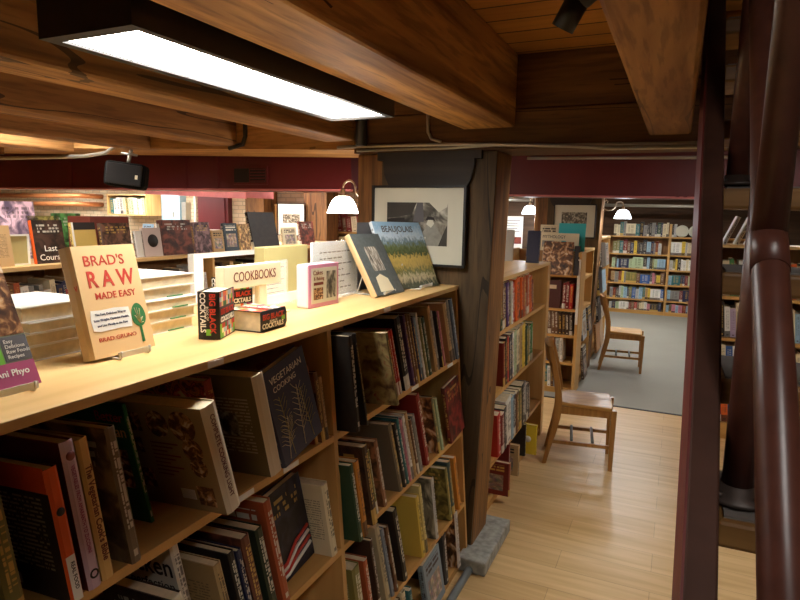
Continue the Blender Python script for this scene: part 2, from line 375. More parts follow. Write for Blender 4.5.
# ------------------------------------------------------------------ the room
struct(Mb('floor').box(-15, 3.2, -2.5, 6.1, -0.05, 0), 'floor')
struct(Mb('carpet').box(-15, 3.2, 6.1, 12.9, -0.05, 0.003), 'floor_carpet')
tag(Mb('black').box(-15, 3.2, 6.085, 6.115, 0.0, 0.006).build('trim_1'), kind='structure')
struct(Mb('farwall').box(-4.2, 3.2, 12.75, 12.9, 0, 2.6), 'wall_far')
struct(Mb('brick').box(-15, -4.2, 9.2, 9.35, 0, 2.6), 'wall_left_back')
struct(Mb('brick').box(-4.2, -4.05, 9.2, 12.9, 0, 2.6), 'wall_alcove')
struct(Mb('brick').box(-15.1, -15, -2.5, 9.35, 0, 2.6), 'wall_left')
struct(Mb('darkwall').box(3.1, 3.2, -2.5, 12.9, 0, 3.4), 'wall_right')
struct(Mb('darkwall').box(-15, 3.2, -2.6, -2.5, 0, 3.4), 'wall_front')
cl = Mb('ceil'); cl.box(-15, 0.0, -2.5, 12.9, 2.6, 2.66); cl.box(0.0, 3.2, 2.75, 12.9, 2.6, 2.66); cl.box(1.2, 3.2, -2.5, 2.75, 2.6, 2.66)
struct(cl, 'ceiling')
st = Mb('leaf_board'); st.box(0.0, 1.2, -2.5, 2.75, 3.3, 3.4); st.box(-0.02, 0.0, -2.5, 2.75, 2.66, 3.4); st.box(1.2, 1.22, -2.5, 2.75, 2.66, 3.4); st.box(0, 1.2, 2.75, 2.8, 2.66, 3.4)
struct(st, 'ceiling_stairwell')

# timber joists, girder
def beam(name, pts_yz, x0, x1, mat, label):
    b = Mb(mat).prism(pts_yz, x0, x1, 'X').build(name)
    bv = b.modifiers.new('b', 'BEVEL'); bv.width = 0.012; bv.segments = 2
    return tag(b, label, 'beam')
def joist(x0, x1, zb, label, mat='joist'):
    return beam('ceiling_joist', [(-2.45, zb), (2.9, zb), (2.9, 2.6), (-2.45, 2.6)], x0, x1, mat, label)
joist(-1.01, -0.745, 2.265, 'large hand-hewn timber beam overhead just right of the long fluorescent light', 'beam')
joist(-1.80, -1.615, 2.23, 'timber ceiling joist next to the left side of the fluorescent light')
joist(-2.59, -2.41, 2.23, 'timber ceiling joist second to the left of the fluorescent light')
joist(-3.28, -3.10, 2.23, 'timber ceiling joist third to the left of the fluorescent light')
joist(-4.75, -4.57, 2.23, 'timber ceiling joist at the left photo edge, hardly seen behind the others')
joist(-4.0, -3.82, 2.23, 'timber ceiling joist farthest left, short stretch at the photo edge')
beam('ceiling_joist', [(-2.45, 2.2), (2.62, 2.2), (2.86, 2.2), (2.86, 2.25), (2.9, 2.3), (2.9, 2.6), (-2.45, 2.6)], -0.152, 0.015, 'beamwarm', 'pale timber beam overhead beside the dark staircase, its end notched')
g = Mb('girder'); g.box(-1.62, 0.6, 2.9, 3.24, 2.165, 2.345); g.box(-1.62, 0.6, 2.905, 3.24, 2.353, 2.598); g.box(-1.6, 0.55, 2.92, 3.2, 2.345, 2.353)
tag(g.build('timber_girder'), 'dark double timber girder across the post, over the aisle opening', 'beam')
g = Mb('girderlit'); mxg = T3(-1.62, 2.9, 2.185) @ RY(1.85)
g.box(-5.2, 0, 0, 0.5, 0, 0.24, mx=mxg)
o = tag(g.build('timber_girder'), 'timber girder running left above the maroon duct behind the speaker', 'beam')
# soffits / ducts
def soffit(x0, x1, y0, y1, z0a, z0b, z1, joints, label, mat='maroon'):
    k = Mb(mat); k.prism([(x0, z0a), (x1, z0b), (x1, z1), (x0, z1)], y0, y1, 'Y')
    r = tag(k.build('boxed_duct'), label, 'duct')
    for j in joints:
        zz = z0a + (z0b-z0a)*(j-x0)/(x1-x0)
        jb = Mb('maroon'); jb.box(j-0.012, j+0.012, y0-0.012, y0, zz-0.004, z1).build('duct_seam', r)
    e = Mb('maroonlit'); e.prism([(x0, z0a-0.014), (x1, z0b-0.014), (x1, z0b), (x0, z0a)], y0-0.012, y0+0.02, 'Y'); e.build('lit_bottom_trim', r)  # pale strip painted in for the lit bottom edge
    return r
soffit(-8.5, -1.95, 3.45, 4.1, 2.04, 2.0, 2.598, (-4.6, -3.35, -3.05), 'maroon painted boxed duct on the left, behind speaker and hanging lamp')
soffit(-1.35, 1.6, 4.7, 5.5, 2.015, 1.985, 2.598, (-0.03, 0.02), 'maroon painted boxed duct above the aisle opening to the right')
soffit(-7.0, -5.2, 6.4, 7.0, 2.08, 2.02, 2.598, (), 'short maroon duct coloured pink as if lit, farther back on the left', 'maroonlit')  # pink colour stands in for light from below on maroon
v = thing('air_vent', 'dark louvred air vent on the left maroon duct', 'vent', T3(-2.75, 3.445, 2.095))
Mb('maroon').box(-0.15, 0.15, -0.012, 0.0, -0.062, 0.062).build('frame', v)
for i in range(2):
    Mb('black').box(-0.135+0.14*i, -0.005+0.14*i, -0.016, -0.012, -0.048, 0.048).build('opening', v)
for i in range(5):
    Mb('maroon').box(0.008, 0.132, -0.022, -0.016, -0.042+0.02*i, -0.036+0.02*i).build('slat', v)

# timber posts
def post(y0, label, blabel, left=-1.615):
    p = Mb('post')
    P = []
    for (z, xr) in ((0.0, -0.895), (0.7, -0.872), (1.4, -0.852), (2.165, -0.832)):
        P.append([(left, y0, z), (xr, y0, z), (xr, y0+0.27, z), (left, y0+0.27, z)])
    for A, B in zip(P, P[1:]):
        for i in range(4): p.face([A[i], A[(i+1) % 4], B[(i+1) % 4], B[i]])
    p.face(P[-1]); p.face(P[0][::-1])
    bmesh.ops.remove_doubles(p.bm, verts=p.bm.verts, dist=0.0001)
    po = tag(p.build('timber_post'), label, 'post')
    m = po.modifiers.new('b', 'BEVEL'); m.width = 0.01; m.segments = 2
    if True: part_label(Mb('facing').prism([(-1.46, 0.08), (-0.897, 0.08), (-0.873, 0.7), (-0.854, 1.4), (-0.834, 2.16), (-1.46, 2.16)], y0-0.012, y0+0.001, 'Y').build('facing_board', po), 'dark weathered facing board')
    b = Mb('postdark')
    def cv(s):  # one ogee side, from top down
        return [(s*0.285, 2.165), (s*0.285, 2.125), (s*0.25, 2.125), (s*0.247, 2.08), (s*0.235, 2.03), (s*0.215, 1.99), (s*0.18, 1.955)]
    poly = [(-1.19+x, z) for x, z in cv(-1)] + [(-1.19+x, z) for x, z in reversed(cv(1))]
    b.prism(poly, y0-0.04, y0-0.012, 'Y')
    bo = b.build('bolster', po); part_label(bo, blabel)
    return po
post(2.93, 'wide brown timber post carrying the framed photograph in the foreground', 'dark shaped bolster board')
post(7.4, 'wide timber post farther back, beyond the second bookcase, with framed group photograph', 'dark shaped bolster board')
tag(Mb('concrete').box(-0.93, -0.775, 2.79, 3.3, 0, 0.075, bev=0.008).build('concrete_footing'), 'chipped grey concrete footing at the base of the near timber post', 'footing')
tag(Mb('greypipe').tube([(-0.88, 1.6, 0.02), (-0.86, 2.3, 0.02), (-0.86, 2.79, 0.02)], 0.019).build('floor_pipe'), 'grey pipe lying on the floor in front of the concrete footing', 'pipe')

# conduits
def conduit(pts, r, label, mat='steel'):
    return tag(Mb(mat).tube(pts, r, 10).build('conduit'), label, 'conduit')
conduit([(-1.72, 2.891, 2.2), (-1.4, 2.891, 2.2), (-1.05, 2.891, 2.195), (-0.9, 2.891, 2.19), (-0.5, 2.891, 2.172), (-0.3, 2.891, 2.155), (0.3, 2.891, 2.15)], 0.009, 'upper steel conduit along the girder above the near post')
conduit([(-1.6, 2.893, 2.178), (-1.05, 2.893, 2.178), (-0.85, 2.893, 2.185), (-0.6, 2.893, 2.178), (0.3, 2.893, 2.165)], 0.007, 'thin steel conduit just below the upper girder conduit')
conduit([(-1.19, 2.875, 2.42), (-1.19, 2.891, 2.26), (-1.17, 2.891, 2.225), (-1.12, 2.891, 2.21)], 0.008, 'short bent conduit dropping down the girder above the framed photograph')
conduit([(-1.1, 4.688, 2.287), (0.0, 4.688, 2.267), (0.5, 4.688, 2.26)], 0.012, 'pale conduit along the top of the right maroon duct')
conduit([(-5.6, 2.885, 2.215), (-4.0, 2.885, 2.2), (-3.7, 2.885, 2.2), (-3.5, 2.885, 2.215), (-3.42, 2.885, 2.25), (-3.40, 2.885, 2.32)], 0.013, 'pale conduit bending up at the left girder')
conduit([(-2.34, 2.886, 2.6), (-2.34, 2.886, 2.28), (-2.36, 2.886, 2.235), (-2.46, 2.886, 2.215)], 0.013, 'black conduit dropping between the left joists', 'black')
conduit([(-1.56, 2.868, 2.6), (-1.56, 2.868, 2.2)], 0.03, 'thick black pipe by the joist end over the lamp', 'black')
conduit([(-1.5, 12.0, 2.075), (2.8, 12.0, 2.055)], 0.03, 'pale pipe across the far wall above the far bookcase')

# fluorescent fixture, and copies added as fill light
def fixture(mx, label):
    f = thing('fluorescent_light', label, 'light', mx)
    h = Mb('black'); h.box(-0.14, 0.14, 0, 1.245, 0.012, 0.105)
    h.box(-0.147, -0.14, 0, 1.245, 0, 0.105); h.box(-0.14, -0.118, 0, 1.245, 0, 0.012); h.box(0.118, 0.14, 0, 1.245, 0, 0.012); h.box(-0.118, 0.118, 0, 0.035, 0, 0.012); h.box(-0.118, 0.118, 1.215, 1.245, 0, 0.012)
    h.build('housing', f)
    Mb('tube').box(-0.117, 0.117, 0.036, 1.214, 0.006, 0.0115).build('diffuser', f)
    for i in range(1, 6): Mb('white').box(-0.117, 0.117, 0.036+i*0.196-0.0015, 0.036+i*0.196+0.0015, 0.003, 0.006).build('diffuser_rib', f)
    st_ = Mb('black')
    for y in (0.15, 1.1): st_.box(-0.01, 0.01, y-0.01, y+0.01, 0.105, 2.6-mx.translation.z)
    st_.build('hanger', f)
    return f
fx = fixture(T3(-1.18, 0.935, 2.22), 'long black fluorescent ceiling light glowing over the cookbook bookcase')
strong = [c_ for c_ in fx.children if c_.name == 'diffuser'][0].data.copy(); strong.materials[0] = M['filltube']
for (x, y, z, a, lb) in ((-2.7, 4.6, 2.42, 0, 'aisle behind the cookbook bookcase'), (-6.0, 4.4, 2.42, 0, 'left rear aisle'),
                      (-9.3, 5.2, 2.42, 0, 'far left corner'), (-0.2, 8.3, 2.42, 0, 'grey carpet beyond the duct'), (-2.6, 7.0, 2.42, 0, 'middle of the shop behind the post'), (-4.9, 7.2, 2.42, 90, 'shelves behind the hanging lamp'), (1.3, 6.5, 2.42, 0, 'shelves behind the stairs'), (-0.3, 10.6, 2.42, 90, 'front of the far bookcase'),
                      (0.6, -1.1, 2.88, 0, 'foot of the stairs behind the camera'), (-3.55, 1.5, 2.46, 0, 'far side of the second bookcase row'), (-2.7, -0.4, 2.25, 0, 'aisle left of the cookbook bookcase'), (-4.4, 4.5, 2.42, 0, 'second bookcase row'), (-7.6, 4.3, 2.42, 0, 'left rear of the shop'), (1.35, 3.42, 2.40, 90, 'aisle beside the staircase'), (-9.8, 7.6, 2.42, 90, 'far left wall bookshelf'), (-7.0, 7.2, 2.42, 90, 'far left display table'), (-8.4, 8.3, 2.42, 90, 'maroon door at far left'), (-11.2, 8.0, 2.42, 90, 'copper-coloured pipes')):
    fd = dup(fx, T3(x, y, z) @ RZ(a), 'added unseen fluorescent fill light over the ' + lb)  # copies added out of view to brighten the shop
    if (x < -4.3 and y > 4) or y > 10:     # boosted fill emission at the left rear and the far wall
        for c_ in fd.children:
            if c_.name.startswith('diffuser') and not c_.name.startswith('diffuser_rib'): c_.data = strong

# wall speaker
s = thing('loudspeaker', 'black loudspeaker hanging under the left joists before the maroon duct', 'speaker', T3(-3.29, 2.86, 2.065) @ RZ(34) @ RX(-3) @ RY(7))
b = Mb('blackm').box(-0.125, 0.125, -0.055, 0.08, -0.08, 0.08, bev=0.024); b.build('cabinet', s)
Mb('black').box(-0.108, 0.108, -0.061, -0.05, -0.066, 0.066, bev=0.004).build('grille', s)
Mb('cream').box(0.07, 0.086, -0.0635, -0.061, -0.022, 0.004).build('badge', s)
Mb('steel').tube([(0, 0.02, 0.075), (0, 0.03, 0.14), (0, 0.06, 0.17)], 0.012).tube([(-0.05, 0.02, 0.14), (0.05, 0.02, 0.14)], 0.008).build('bracket', s)

# track spotlight
s = thing('track_spotlight', 'small black spotlight hanging from the board ceiling by the right beam', 'spotlight', T3(-0.2, 1.85, 2.6))
Mb('black').box(-0.02, 0.02, -0.5, 0.3, -0.03, 0).build('rail', s)
Mb('black').tube([(-0.01, 0, -0.03), (-0.03, 0, -0.09)], 0.02).build('neck', s)
Mb('black').tube([(-0.03, 0, -0.085), (-0.10, 0.03, -0.12), (-0.11, 0.035, -0.125)], [0.03, 0.036, 0.034], 16).tube([(-0.105, 0.03, -0.11), (-0.16, 0.05, -0.2)], 0.035, 16).build('lamp_head', s)

# framed pictures
def framed(x0, x1, z0, z1, y, pic, px, pz, label, shapes=None):
    f = thing('framed_photograph', label, 'picture', T3((x0+x1)/2, y, z0))
    w, h = (x1-x0)/2, z1-z0
    fr = Mb('black'); t = 0.012
    fr.box(-w, -w+t, -0.02, 0.005, 0, h); fr.box(w-t, w, -0.02, 0.005, 0, h); fr.box(-w+t, w-t, -0.02, 0.005, 0, t); fr.box(-w+t, w-t, -0.02, 0.005, h-t, h)
    fr.build('frame', f)
    Mb('mat').box(-w+t, w-t, -0.008, 0.004, t, h-t).build('mat_board', f)
    q = Mb(pic); q.face([(px[0], -0.0095, pz[0]), (px[1], -0.0095, pz[0]), (px[1], -0.0095, pz[1]), (px[0], -0.0095, pz[1])])
    q.box(px[0], px[1], -0.009, -0.0085, pz[0], pz[1]); q.build('photograph', f)
    if shapes:
        gm = [M['ink'], M['slate'], M['steel_grey'], M['mat'], M['photo_dark']]
        for ci in range(5):
            polys = [pp for cc, pp in shapes if cc == ci]
            if not polys: continue
            for pi, pp in enumerate(polys):
                q = MB([gm[ci]]); q.face([(px[0]+u*(px[1]-px[0]), -0.0100-0.0001*ci-0.00002*pi, pz[0]+v_*(pz[1]-pz[0])) for u, v_ in pp]); q.build('printed_shape', f)
    return f
framed(-1.495, -0.97, 1.583, 1.995, 2.888, 'bw', (-0.175, 0.165), (0.105, 0.325), 'large framed black-and-white photograph hung on the near timber post',
       [(4, [(0, 0.62), (0.42, 0.72), (0.50, 1.0), (0, 1.0)]), (0, [(0, 0.40), (0.30, 0.46), (0.30, 0.64), (0, 0.62)]), (1, [(0.44, 0.55), (0.62, 0.55), (0.60, 1.0), (0.50, 1.0)]), (3, [(0.70, 1.0), (0.86, 0.78), (0.99, 0.90), (1.0, 1.0)]), (0, [(0.74, 1.0), (0.80, 0.88), (0.97, 0.98), (0.97, 1.0)]),
        (2, [(0.60, 0.30), (0.70, 0.52), (0.80, 0.50), (0.93, 0.20), (0.90, 0.0), (0.58, 0.0)]), (3, [(0.66, 0.50), (0.69, 0.60), (0.76, 0.60), (0.79, 0.52), (0.74, 0.42)]), (0, [(0.64, 0.58), (0.68, 0.68), (0.78, 0.66), (0.81, 0.56), (0.77, 0.60), (0.69, 0.60)]), (4, [(0.86, 0.0), (1.0, 0.0), (1.0, 0.5), (0.94, 0.3)]), (0, [(0.0, 0.0), (0.40, 0.0), (0.36, 0.12), (0.0, 0.2)]), (3, [(0.55, 0.22), (0.66, 0.20), (0.64, 0.10), (0.53, 0.14)])])
framed(-1.375, -0.89, 1.60, 1.995, 7.36, 'bw2', (-0.15, 0.14), (0.12, 0.30), 'framed old group photograph on the farther timber post')
framed(-5.86, -5.34, 1.47, 1.985, 8.0, 'bw2', (-0.16, 0.16), (0.2, 0.34), 'white framed print standing against a post at the far left back')

# pendant lamps with scroll arms
def lamp(x, y, z, px, mat, label, sc=1.0):
    sgn = 1 if px > x else -1
    l = thing('scroll_arm_lamp', label, 'lamp', T3(x, y, z) @ Matrix.Diagonal((sc, sc, sc*1.12, 1)))
    Mb(mat).lathe([(0.035, 0.115), (0.05, 0.112), (0.075, 0.095), (0.098, 0.06), (0.112, 0.025), (0.122, 0.0), (0.119, 0.0), (0.108, 0.025), (0.094, 0.058), (0.07, 0.09), (0.0, 0.108)], 28).build('glass_shade', l)
    Mb('brass').lathe([(0.0, 0.165), (0.018, 0.16), (0.02, 0.13), (0.04, 0.112), (0.0, 0.110)], 16).build('socket', l)
    d = abs(px-x)/sc
    pts = [(sgn*(0.0 + 0.055*(1-math.cos(t))), 0, 0.165+0.055*math.sin(t)) for t in [i*math.pi/8 for i in range(9)]]
    x0 = 0.11
    R2 = max((d - x0)/2, 0.02)
    pts += [(sgn*(x0 + R2*(1-math.cos(t))), 0, 0.165-0.06*math.sin(t)) for t in [i*math.pi/8 for i in range(1, 9)]]
    Mb('brass').tube(pts, 0.008, 8).build('scroll_arm', l)
    Mb('brass').tube([(sgn*d, 0, 0.165), (sgn*(d-0.02), 0, 0.21), (sgn*(d-0.05), 0, 0.24), (sgn*(d-0.07), 0, 0.225), (sgn*(d-0.06), 0, 0.2)], 0.007, 8).build('scroll', l)
    Mb('brass').box(sgn*d-0.012, sgn*d+0.012, -0.035, 0.035, 0.1, 0.24).build('wall_plate', l)
    li = bpy.data.lights.new('bulb', 'POINT'); li.energy = 9 if y < 5 else 5; li.shadow_soft_size = 0.05
    li.color = (1, 0.86, 0.7) if mat == 'shade' else (0.9, 0.95, 1)
    lo = bpy.data.objects.new('bulb', li); COL.objects.link(lo); lo.location = (x, y, z-0.03)
    return l
lamp(-1.83, 3.14, 1.845, -1.62, 'shade', 'glowing white glass lamp on a scroll arm left of the near post', 0.78)
lamp(-1.70, 7.5, 1.87, -1.63, 'shadecool', 'cool white glass lamp on scroll arm left of the farther post', 0.82)
lamp(-0.61, 7.5, 1.835, -0.84, 'shadecool', 'cool white glass lamp on scroll arm right of the farther post', 0.8)

# ------------------------------------------------------------------ books
PAL = {'black': (30, 27, 28), 'charcoal': (58, 56, 58), 'dark brown': (66, 44, 32), 'brown': (112, 76, 50), 'tan': (190, 156, 108), 'cream': (226, 212, 176),
       'white': (232, 230, 222), 'grey': (140, 138, 134), 'pale grey': (190, 190, 186), 'dark red': (120, 30, 30), 'red': (186, 42, 40), 'orange': (222, 104, 40),
       'rust': (172, 82, 46), 'yellow': (228, 196, 70), 'olive': (124, 120, 66), 'dark green': (34, 66, 46), 'green': (72, 128, 70), 'pale green': (176, 196, 156),
       'teal': (46, 112, 116), 'pale blue': (150, 184, 206), 'blue': (52, 92, 156), 'navy': (34, 42, 76), 'purple': (92, 62, 112), 'pink': (206, 132, 146), 'lilac': (186, 164, 190), 'maroon': (92, 26, 34)}
ORD = ['first', 'second', 'third', 'fourth', 'fifth', 'sixth', 'seventh', 'eighth', 'ninth', 'tenth', 'eleventh', 'twelfth', 'thirteenth', 'fourteenth', 'fifteenth', 'sixteenth',
       'seventeenth', 'eighteenth', 'nineteenth', 'twentieth', 'twenty-first', 'twenty-second', 'twenty-third', 'twenty-fourth', 'twenty-fifth', 'twenty-sixth', 'twenty-seventh', 'twenty-eighth', 'twenty-ninth', 'thirtieth', 'thirty-first', 'thirty-second', 'thirty-third', 'thirty-fourth', 'thirty-fifth', 'thirty-sixth']
def colr(c): return (*srgb(*PAL[c]), 1) if isinstance(c, str) else (*srgb(*c), 1)

def book_mesh(T, H, D, art, full=True, spine=None):
    """spine at x=0 facing +x, back cover facing -y, front cover facing +y; origin at the spine's lower -y corner"""
    sp = spine or BM['spine']
    mb = MB([sp, BM[art] if isinstance(art, str) else art])
    t = min(0.0028, T*0.2)
    bul = min(0.006, T*0.16)
    def quad(p, mi, uv): mb.face(p, mi, uv)
    uvb = [(0, 0), (1, 0), (1, 1), (0, 1)]
    # back cover (-y): seen from -y, right edge is the spine
    quad([(-D, 0, 0), (0, 0, 0), (0, 0, H), (-D, 0, H)], 1, uvb)
    # front cover (+y)
    quad([(0, T, 0), (-D, T, 0), (-D, T, H), (0, T, H)], 1, uvb)
    # spine, gently rounded in three strips
    xs = [(0, 0), (bul, T*0.25), (bul, T*0.75), (0, T)]
    for i in range(3):
        a, b = xs[i], xs[i+1]
        quad([(a[0], a[1], 0), (b[0], b[1], 0), (b[0], b[1], H), (a[0], a[1], H)], 0, [(a[1]/T, 0), (b[1]/T, 0), (b[1]/T, 1), (a[1]/T, 1)])
    # inner sides and edges of the boards
    for (y0, y1) in ((t, 0), (T-t, T)):
        quad([(0, y0, 0), (-D, y0, 0), (-D, y0, H), (0, y0, H)], 1, uvb)
        quad([(-D, y0, 0), (-D, y1, 0), (-D, y1, H), (-D, y0, H)], 1, [(0.02, 0.02)]*4)
        for z in (0, H): quad([(0, y0, z), (-D, y0, z), (-D, y1, z), (0, y1, z)], 1, [(0.02, 0.02)]*4)
    for z in (0, H):
        mb.face([(0, 0, z), (bul, T*0.25, z), (bul, T*0.75, z), (0, T, z)], 0, [(0.1, 0.02)]*4)
    return mb, t

def place(P, s, T, yaw=0, lean=0, inset=0, lift=0):
    """matrix of a book standing at position s along a shelf frame P (x out, y along, z up)"""
    m = P @ T3(-inset, s, lift + 0.0006)
    if lean >= 0: m = m @ RX(lean)
    else: m = m @ T3(0, T, 0) @ RX(lean) @ T3(0, -T, 0)
    return m

def make_book(mx, T, H, D, c, art='text', label=None, group=None, pages=True, name='book', spine=None, coverc=None):
    mb, t = book_mesh(T, H, D, art, spine=spine)
    o = mb.build(name, None, mx)
    o.color = colr(c)
    tag(o, label, 'book', group)
    if pages:
        p = Mb('paper').box(-D+0.004, -0.002, t, T-t, 0.003, H-0.004).build('page_block', o)
    return o
STUFF = MB(BS + [M['paper']]); SC = STUFF.bm.loops.layers.float_color.new('print_colour')
NST = [0]
def stuff_book(mx, T, H, D, c):
    col = (*colr(c)[:3], random.random()); NST[0] += 1
    t = 0.003
    n0 = len(STUFF.bm.faces)
    STUFF.face([mx @ Vector(p) for p in ((0, 0, 0), (0, T, 0), (0, T, H), (0, 0, H))], 0)
    for y in (0, T): STUFF.face([mx @ Vector(p) for p in ((-D, y, 0), (0, y, 0), (0, y, H), (-D, y, H))], 1)
    for z in (0.004, H-0.004): STUFF.face([mx @ Vector(p) for p in ((-D, 0, z), (0, 0, z), (0, T, z), (-D, T, z))], 3)
    STUFF.face([mx @ Vector(p) for p in ((-D, 0, 0), (-D, T, 0), (-D, T, H), (-D, 0, H))], 3)
    STUFF.bm.faces.ensure_lookup_table()
    for f in STUFF.bm.faces[n0:]:
        for l in f.loops: l[SC] = col
def faceout(P, s, W, H, T, tilt=8, roll=0, inset=0.0, lift=0.0):
    """book with its front cover facing out of the shelf; spans s..s+W along it, leaning back"""
    m = P @ T3(-inset, s, lift + 0.0006) @ RX(-roll) @ RY(-tilt) @ RZ(-90)
    return m @ T3(0, -T, 0)

def shelf_frame(x, y, z, facing='X', back=0.0):
    if facing == 'X': return T3(x, y, z) @ RY(-back)
    return T3(x, y, z) @ RZ(-90) @ RX(0)       # facing -Y, along +X

def wpart(mb, name, root): return mb.build(name, root, root.matrix_world.inverted())
_cnt = {}
def fill_row(P, s0, s1, items, where, group, pages=True, depth=(0.17, 0.24), Hr=(0.2, 0.29), Tr=(0.014, 0.042), lean=None, palette=None, rnd=random, start=1, arts=('text', 'photo', 'full', 'plain'), gap=0.0015, hmax=0.34, stuff=False, wide=0):
    """stand books side by side between s0 and s1; items = explicit list or None for random"""
    s = s0; i = start-1; out = []
    li = iter(items) if items else None
    ln = 0 if lean is None else lean
    while True:
        if li is not None:
            it = next(li, None)
            if it is None: break
            c, T, H, D, art = it[:5]; k = it[5] if len(it) > 5 else {}
        else:
            c = rnd.choice(palette or list(PAL)); T = rnd.uniform(*Tr) if rnd.random() > wide else rnd.uniform(0.14, 0.2); H = min(rnd.uniform(*Hr), hmax); D = rnd.uniform(*depth); art = rnd.choice(arts); k = {}
        l = k.get('lean', ln + rnd.uniform(-0.4, 0.4) if ln else 0)
        step = T/max(math.cos(R(l)), .5) + gap + k.get('gap', 0)
        if s + step > s1: break
        i += 1
        look = {'text': 'text', 'photo': 'picture', 'full': 'patterned', 'plain': 'plain'}[art] if isinstance(art, str) else 'picture'
        cn = k.get('cn', c if isinstance(c, str) else 'mixed')
        lab = k.get('label') or '%s book, %s from left %s' % (cn, ORD[min(i-1, 35)], where)
        if stuff: stuff_book(place(P, s, T, lean=l, inset=rnd.uniform(0.0, 0.012)), T, H, D, c)
        else: out.append(make_book(place(P, s, T, lean=l, inset=k.get('inset', rnd.uniform(0.0, 0.012)), lift=0), T, H, D, c, art, lab, group, pages))
        s += step
    return out

# ---- the near, slanted double-sided bookcase -----------------------------------------------------
def xf(z): return -1.017 + 0.075*(1.49-z)
LEAN = 4.3
case = thing('bookcase', 'long birch bookcase of cookbooks in the foreground with displays on top', 'bookcase', T3(-1.4, 1.67, 0))
wpart(Mb('birch').box(-1.80, -1.010, 0.43, 2.915, 1.468, 1.49, bev=0.002), 'top_board', case)
def side(y0, y1):
    k = Mb('birchz'); k.prism([(-1.79, 0), (xf(0), 0), (xf(1.468), 1.468), (-1.79, 1.468)], y0, y1, 'Y'); return k
wpart(side(0.44, 0.463), 'side_panel', case); wpart(side(2.885, 2.908), 'side_panel', case)
wpart(side(1.642, 1.665), 'divider', case)
bp = Mb('backply'); bp.box(-1.405, -1.393, 0.463, 1.642, 0.0, 1.468); bp.box(-1.405, -1.393, 1.665, 2.885, 0.0, 1.468); wpart(bp, 'back_panel', case)
BAYS = [(0.463, 1.642), (1.665, 2.885)]
SZ = [1.117, 0.722, 0.335, 0.055]
FR = {}
for zi, z in enumerate(SZ):
    for bi, (a, b) in enumerate(BAYS):
        P = T3(xf(z), 0, z) @ RY(-LEAN)
        FR[(zi, bi)] = P
        sh = Mb('edge').box(-0.40 + abs(xf(z)+1.0), 0, a, b, -0.022, 0, mx=P)
        wpart(sh, 'shelf', case)
        # far side
        wpart(Mb('edge').box(-1.78, -1.405, a, b, z-0.022, z), 'shelf', case)
wpart(Mb('edge').box(xf(0.03)-0.03, xf(0.03)-0.012, 0.463, 2.885, 0, 0.03), 'kickboard', case)
def shelf_label(y, zi=None):
    if zi is None: wpart(Mb('white').box(-1.011, -1.0085, y, y+0.055, 1.471, 1.486), 'shelf_label', case)
    else: wpart(Mb('white').box(0, 0.0025, y, y+0.075, -0.019, -0.004, mx=T3(xf(SZ[zi]), 0, SZ[zi]) @ RY(-LEAN)), 'shelf_label', case)
shelf_label(1.09); shelf_label(2.05); shelf_label(1.15, 0); shelf_label(1.36, 0); shelf_label(2.28, 0); shelf_label(2.72, 0)

# hero books, left bay, upper shelf  (+y runs away from the camera)
def hb(zi, s, T, H, D, c, art, label, lean=5, inset=0.0, group=None, spine=None, lift=0, bi=0, pages=True, name='book'):
    return make_book(place(FR[(zi, bi)], s, T, lean=lean, inset=inset, lift=lift), T, H, D, c, art, label, group, pages, name, spine)
G1 = 'cookbooks on the upper shelf, near bay'
hb(0, 0.58, 0.03, 0.30, 0.22, 'olive', 'text', 'olive book at the left edge of photo, beside orange-spined book on upper shelf', 5, 0.0, G1)
o = hb(0, 0.680, 0.026, 0.268, 0.21, (38, 34, 30), 'text', 'black book with bright orange spine and orange band on back cover', 5, -0.012, G1, spine=M.setdefault('orangesp', plain('orange_spine', srgb(226, 92, 30), 0.4, var=0.03)))
Mb('orangesp').box(-0.21, 0.0, -0.0012, -0.0002, 0.222, 0.272).build('cover_band', o)
Mb('whiteink').box(0.0048, 0.0056, 0.004, 0.022, 0.0, 0.092).build('spine_panel', o)
lettering(o, 'REAL FOOD', 0.0105, T3(0.0066, 0.014, 0.052) @ RZ(90) @ RX(90) @ RZ(-90), 'ink', 'spine_lettering')
Mb('ink').lathe([(0.0, 0.0), (0.008, 0.0), (0.008, 0.001), (0, 0.001)], 16).build('emblem', o, T3(0.005, 0.013, 0.182) @ RY(90))
o = hb(0, 0.720, 0.028, 0.305, 0.24, (98, 20, 26), 'plain', 'dark red book with lilac spine beside the orange-spined book', 5, -0.008, G1, spine=M.setdefault('lilacsp', plain('lilac_spine', srgb(206, 178, 196), 0.45, var=0.03)))
lettering(o, 'VEGETABLES FROM AMARANTH TO ZUCCHINI', 0.0105, T3(0.0052, 0.015, 0.165) @ RZ(90) @ RX(90) @ RZ(-90), 'plum', 'spine_lettering', sx=0.82)
Mb('brownink').lathe([(0.0, 0.0), (0.009, 0.0), (0.009, 0.001), (0, 0.001)], 16).build('emblem', o, T3(0.005, 0.015, 0.275) @ RY(90))
Mb('ink').lathe([(0.006, 0.0), (0.0095, 0.0), (0.0095, 0.001), (0.006, 0.001)], 16).build('emblem', o, T3(0.005, 0.015, 0.03) @ RY(90))
o = hb(0, 0.754, 0.026, 0.298, 0.22, (206, 166, 96), 'photo', 'yellow-tan book with a title lettered down its spine beside the lilac spine', 5, -0.004, G1, spine=M.setdefault('tansp', plain('tan_spine', srgb(222, 184, 112), 0.45, var=0.03)))
lettering(o, "The Vegetarian Cook's Bible", 0.019, T3(0.0052, 0.014, 0.142) @ RZ(90) @ RX(90) @ RZ(-90), 'brownink', 'spine_lettering', sx=0.92, bold=0.0003)
hb(0, 0.820, 0.024, 0.302, 0.235, (120, 104, 84), 'full', 'photo-covered book with dark green lettered spine next to the tan title', 6, -0.01, G1)
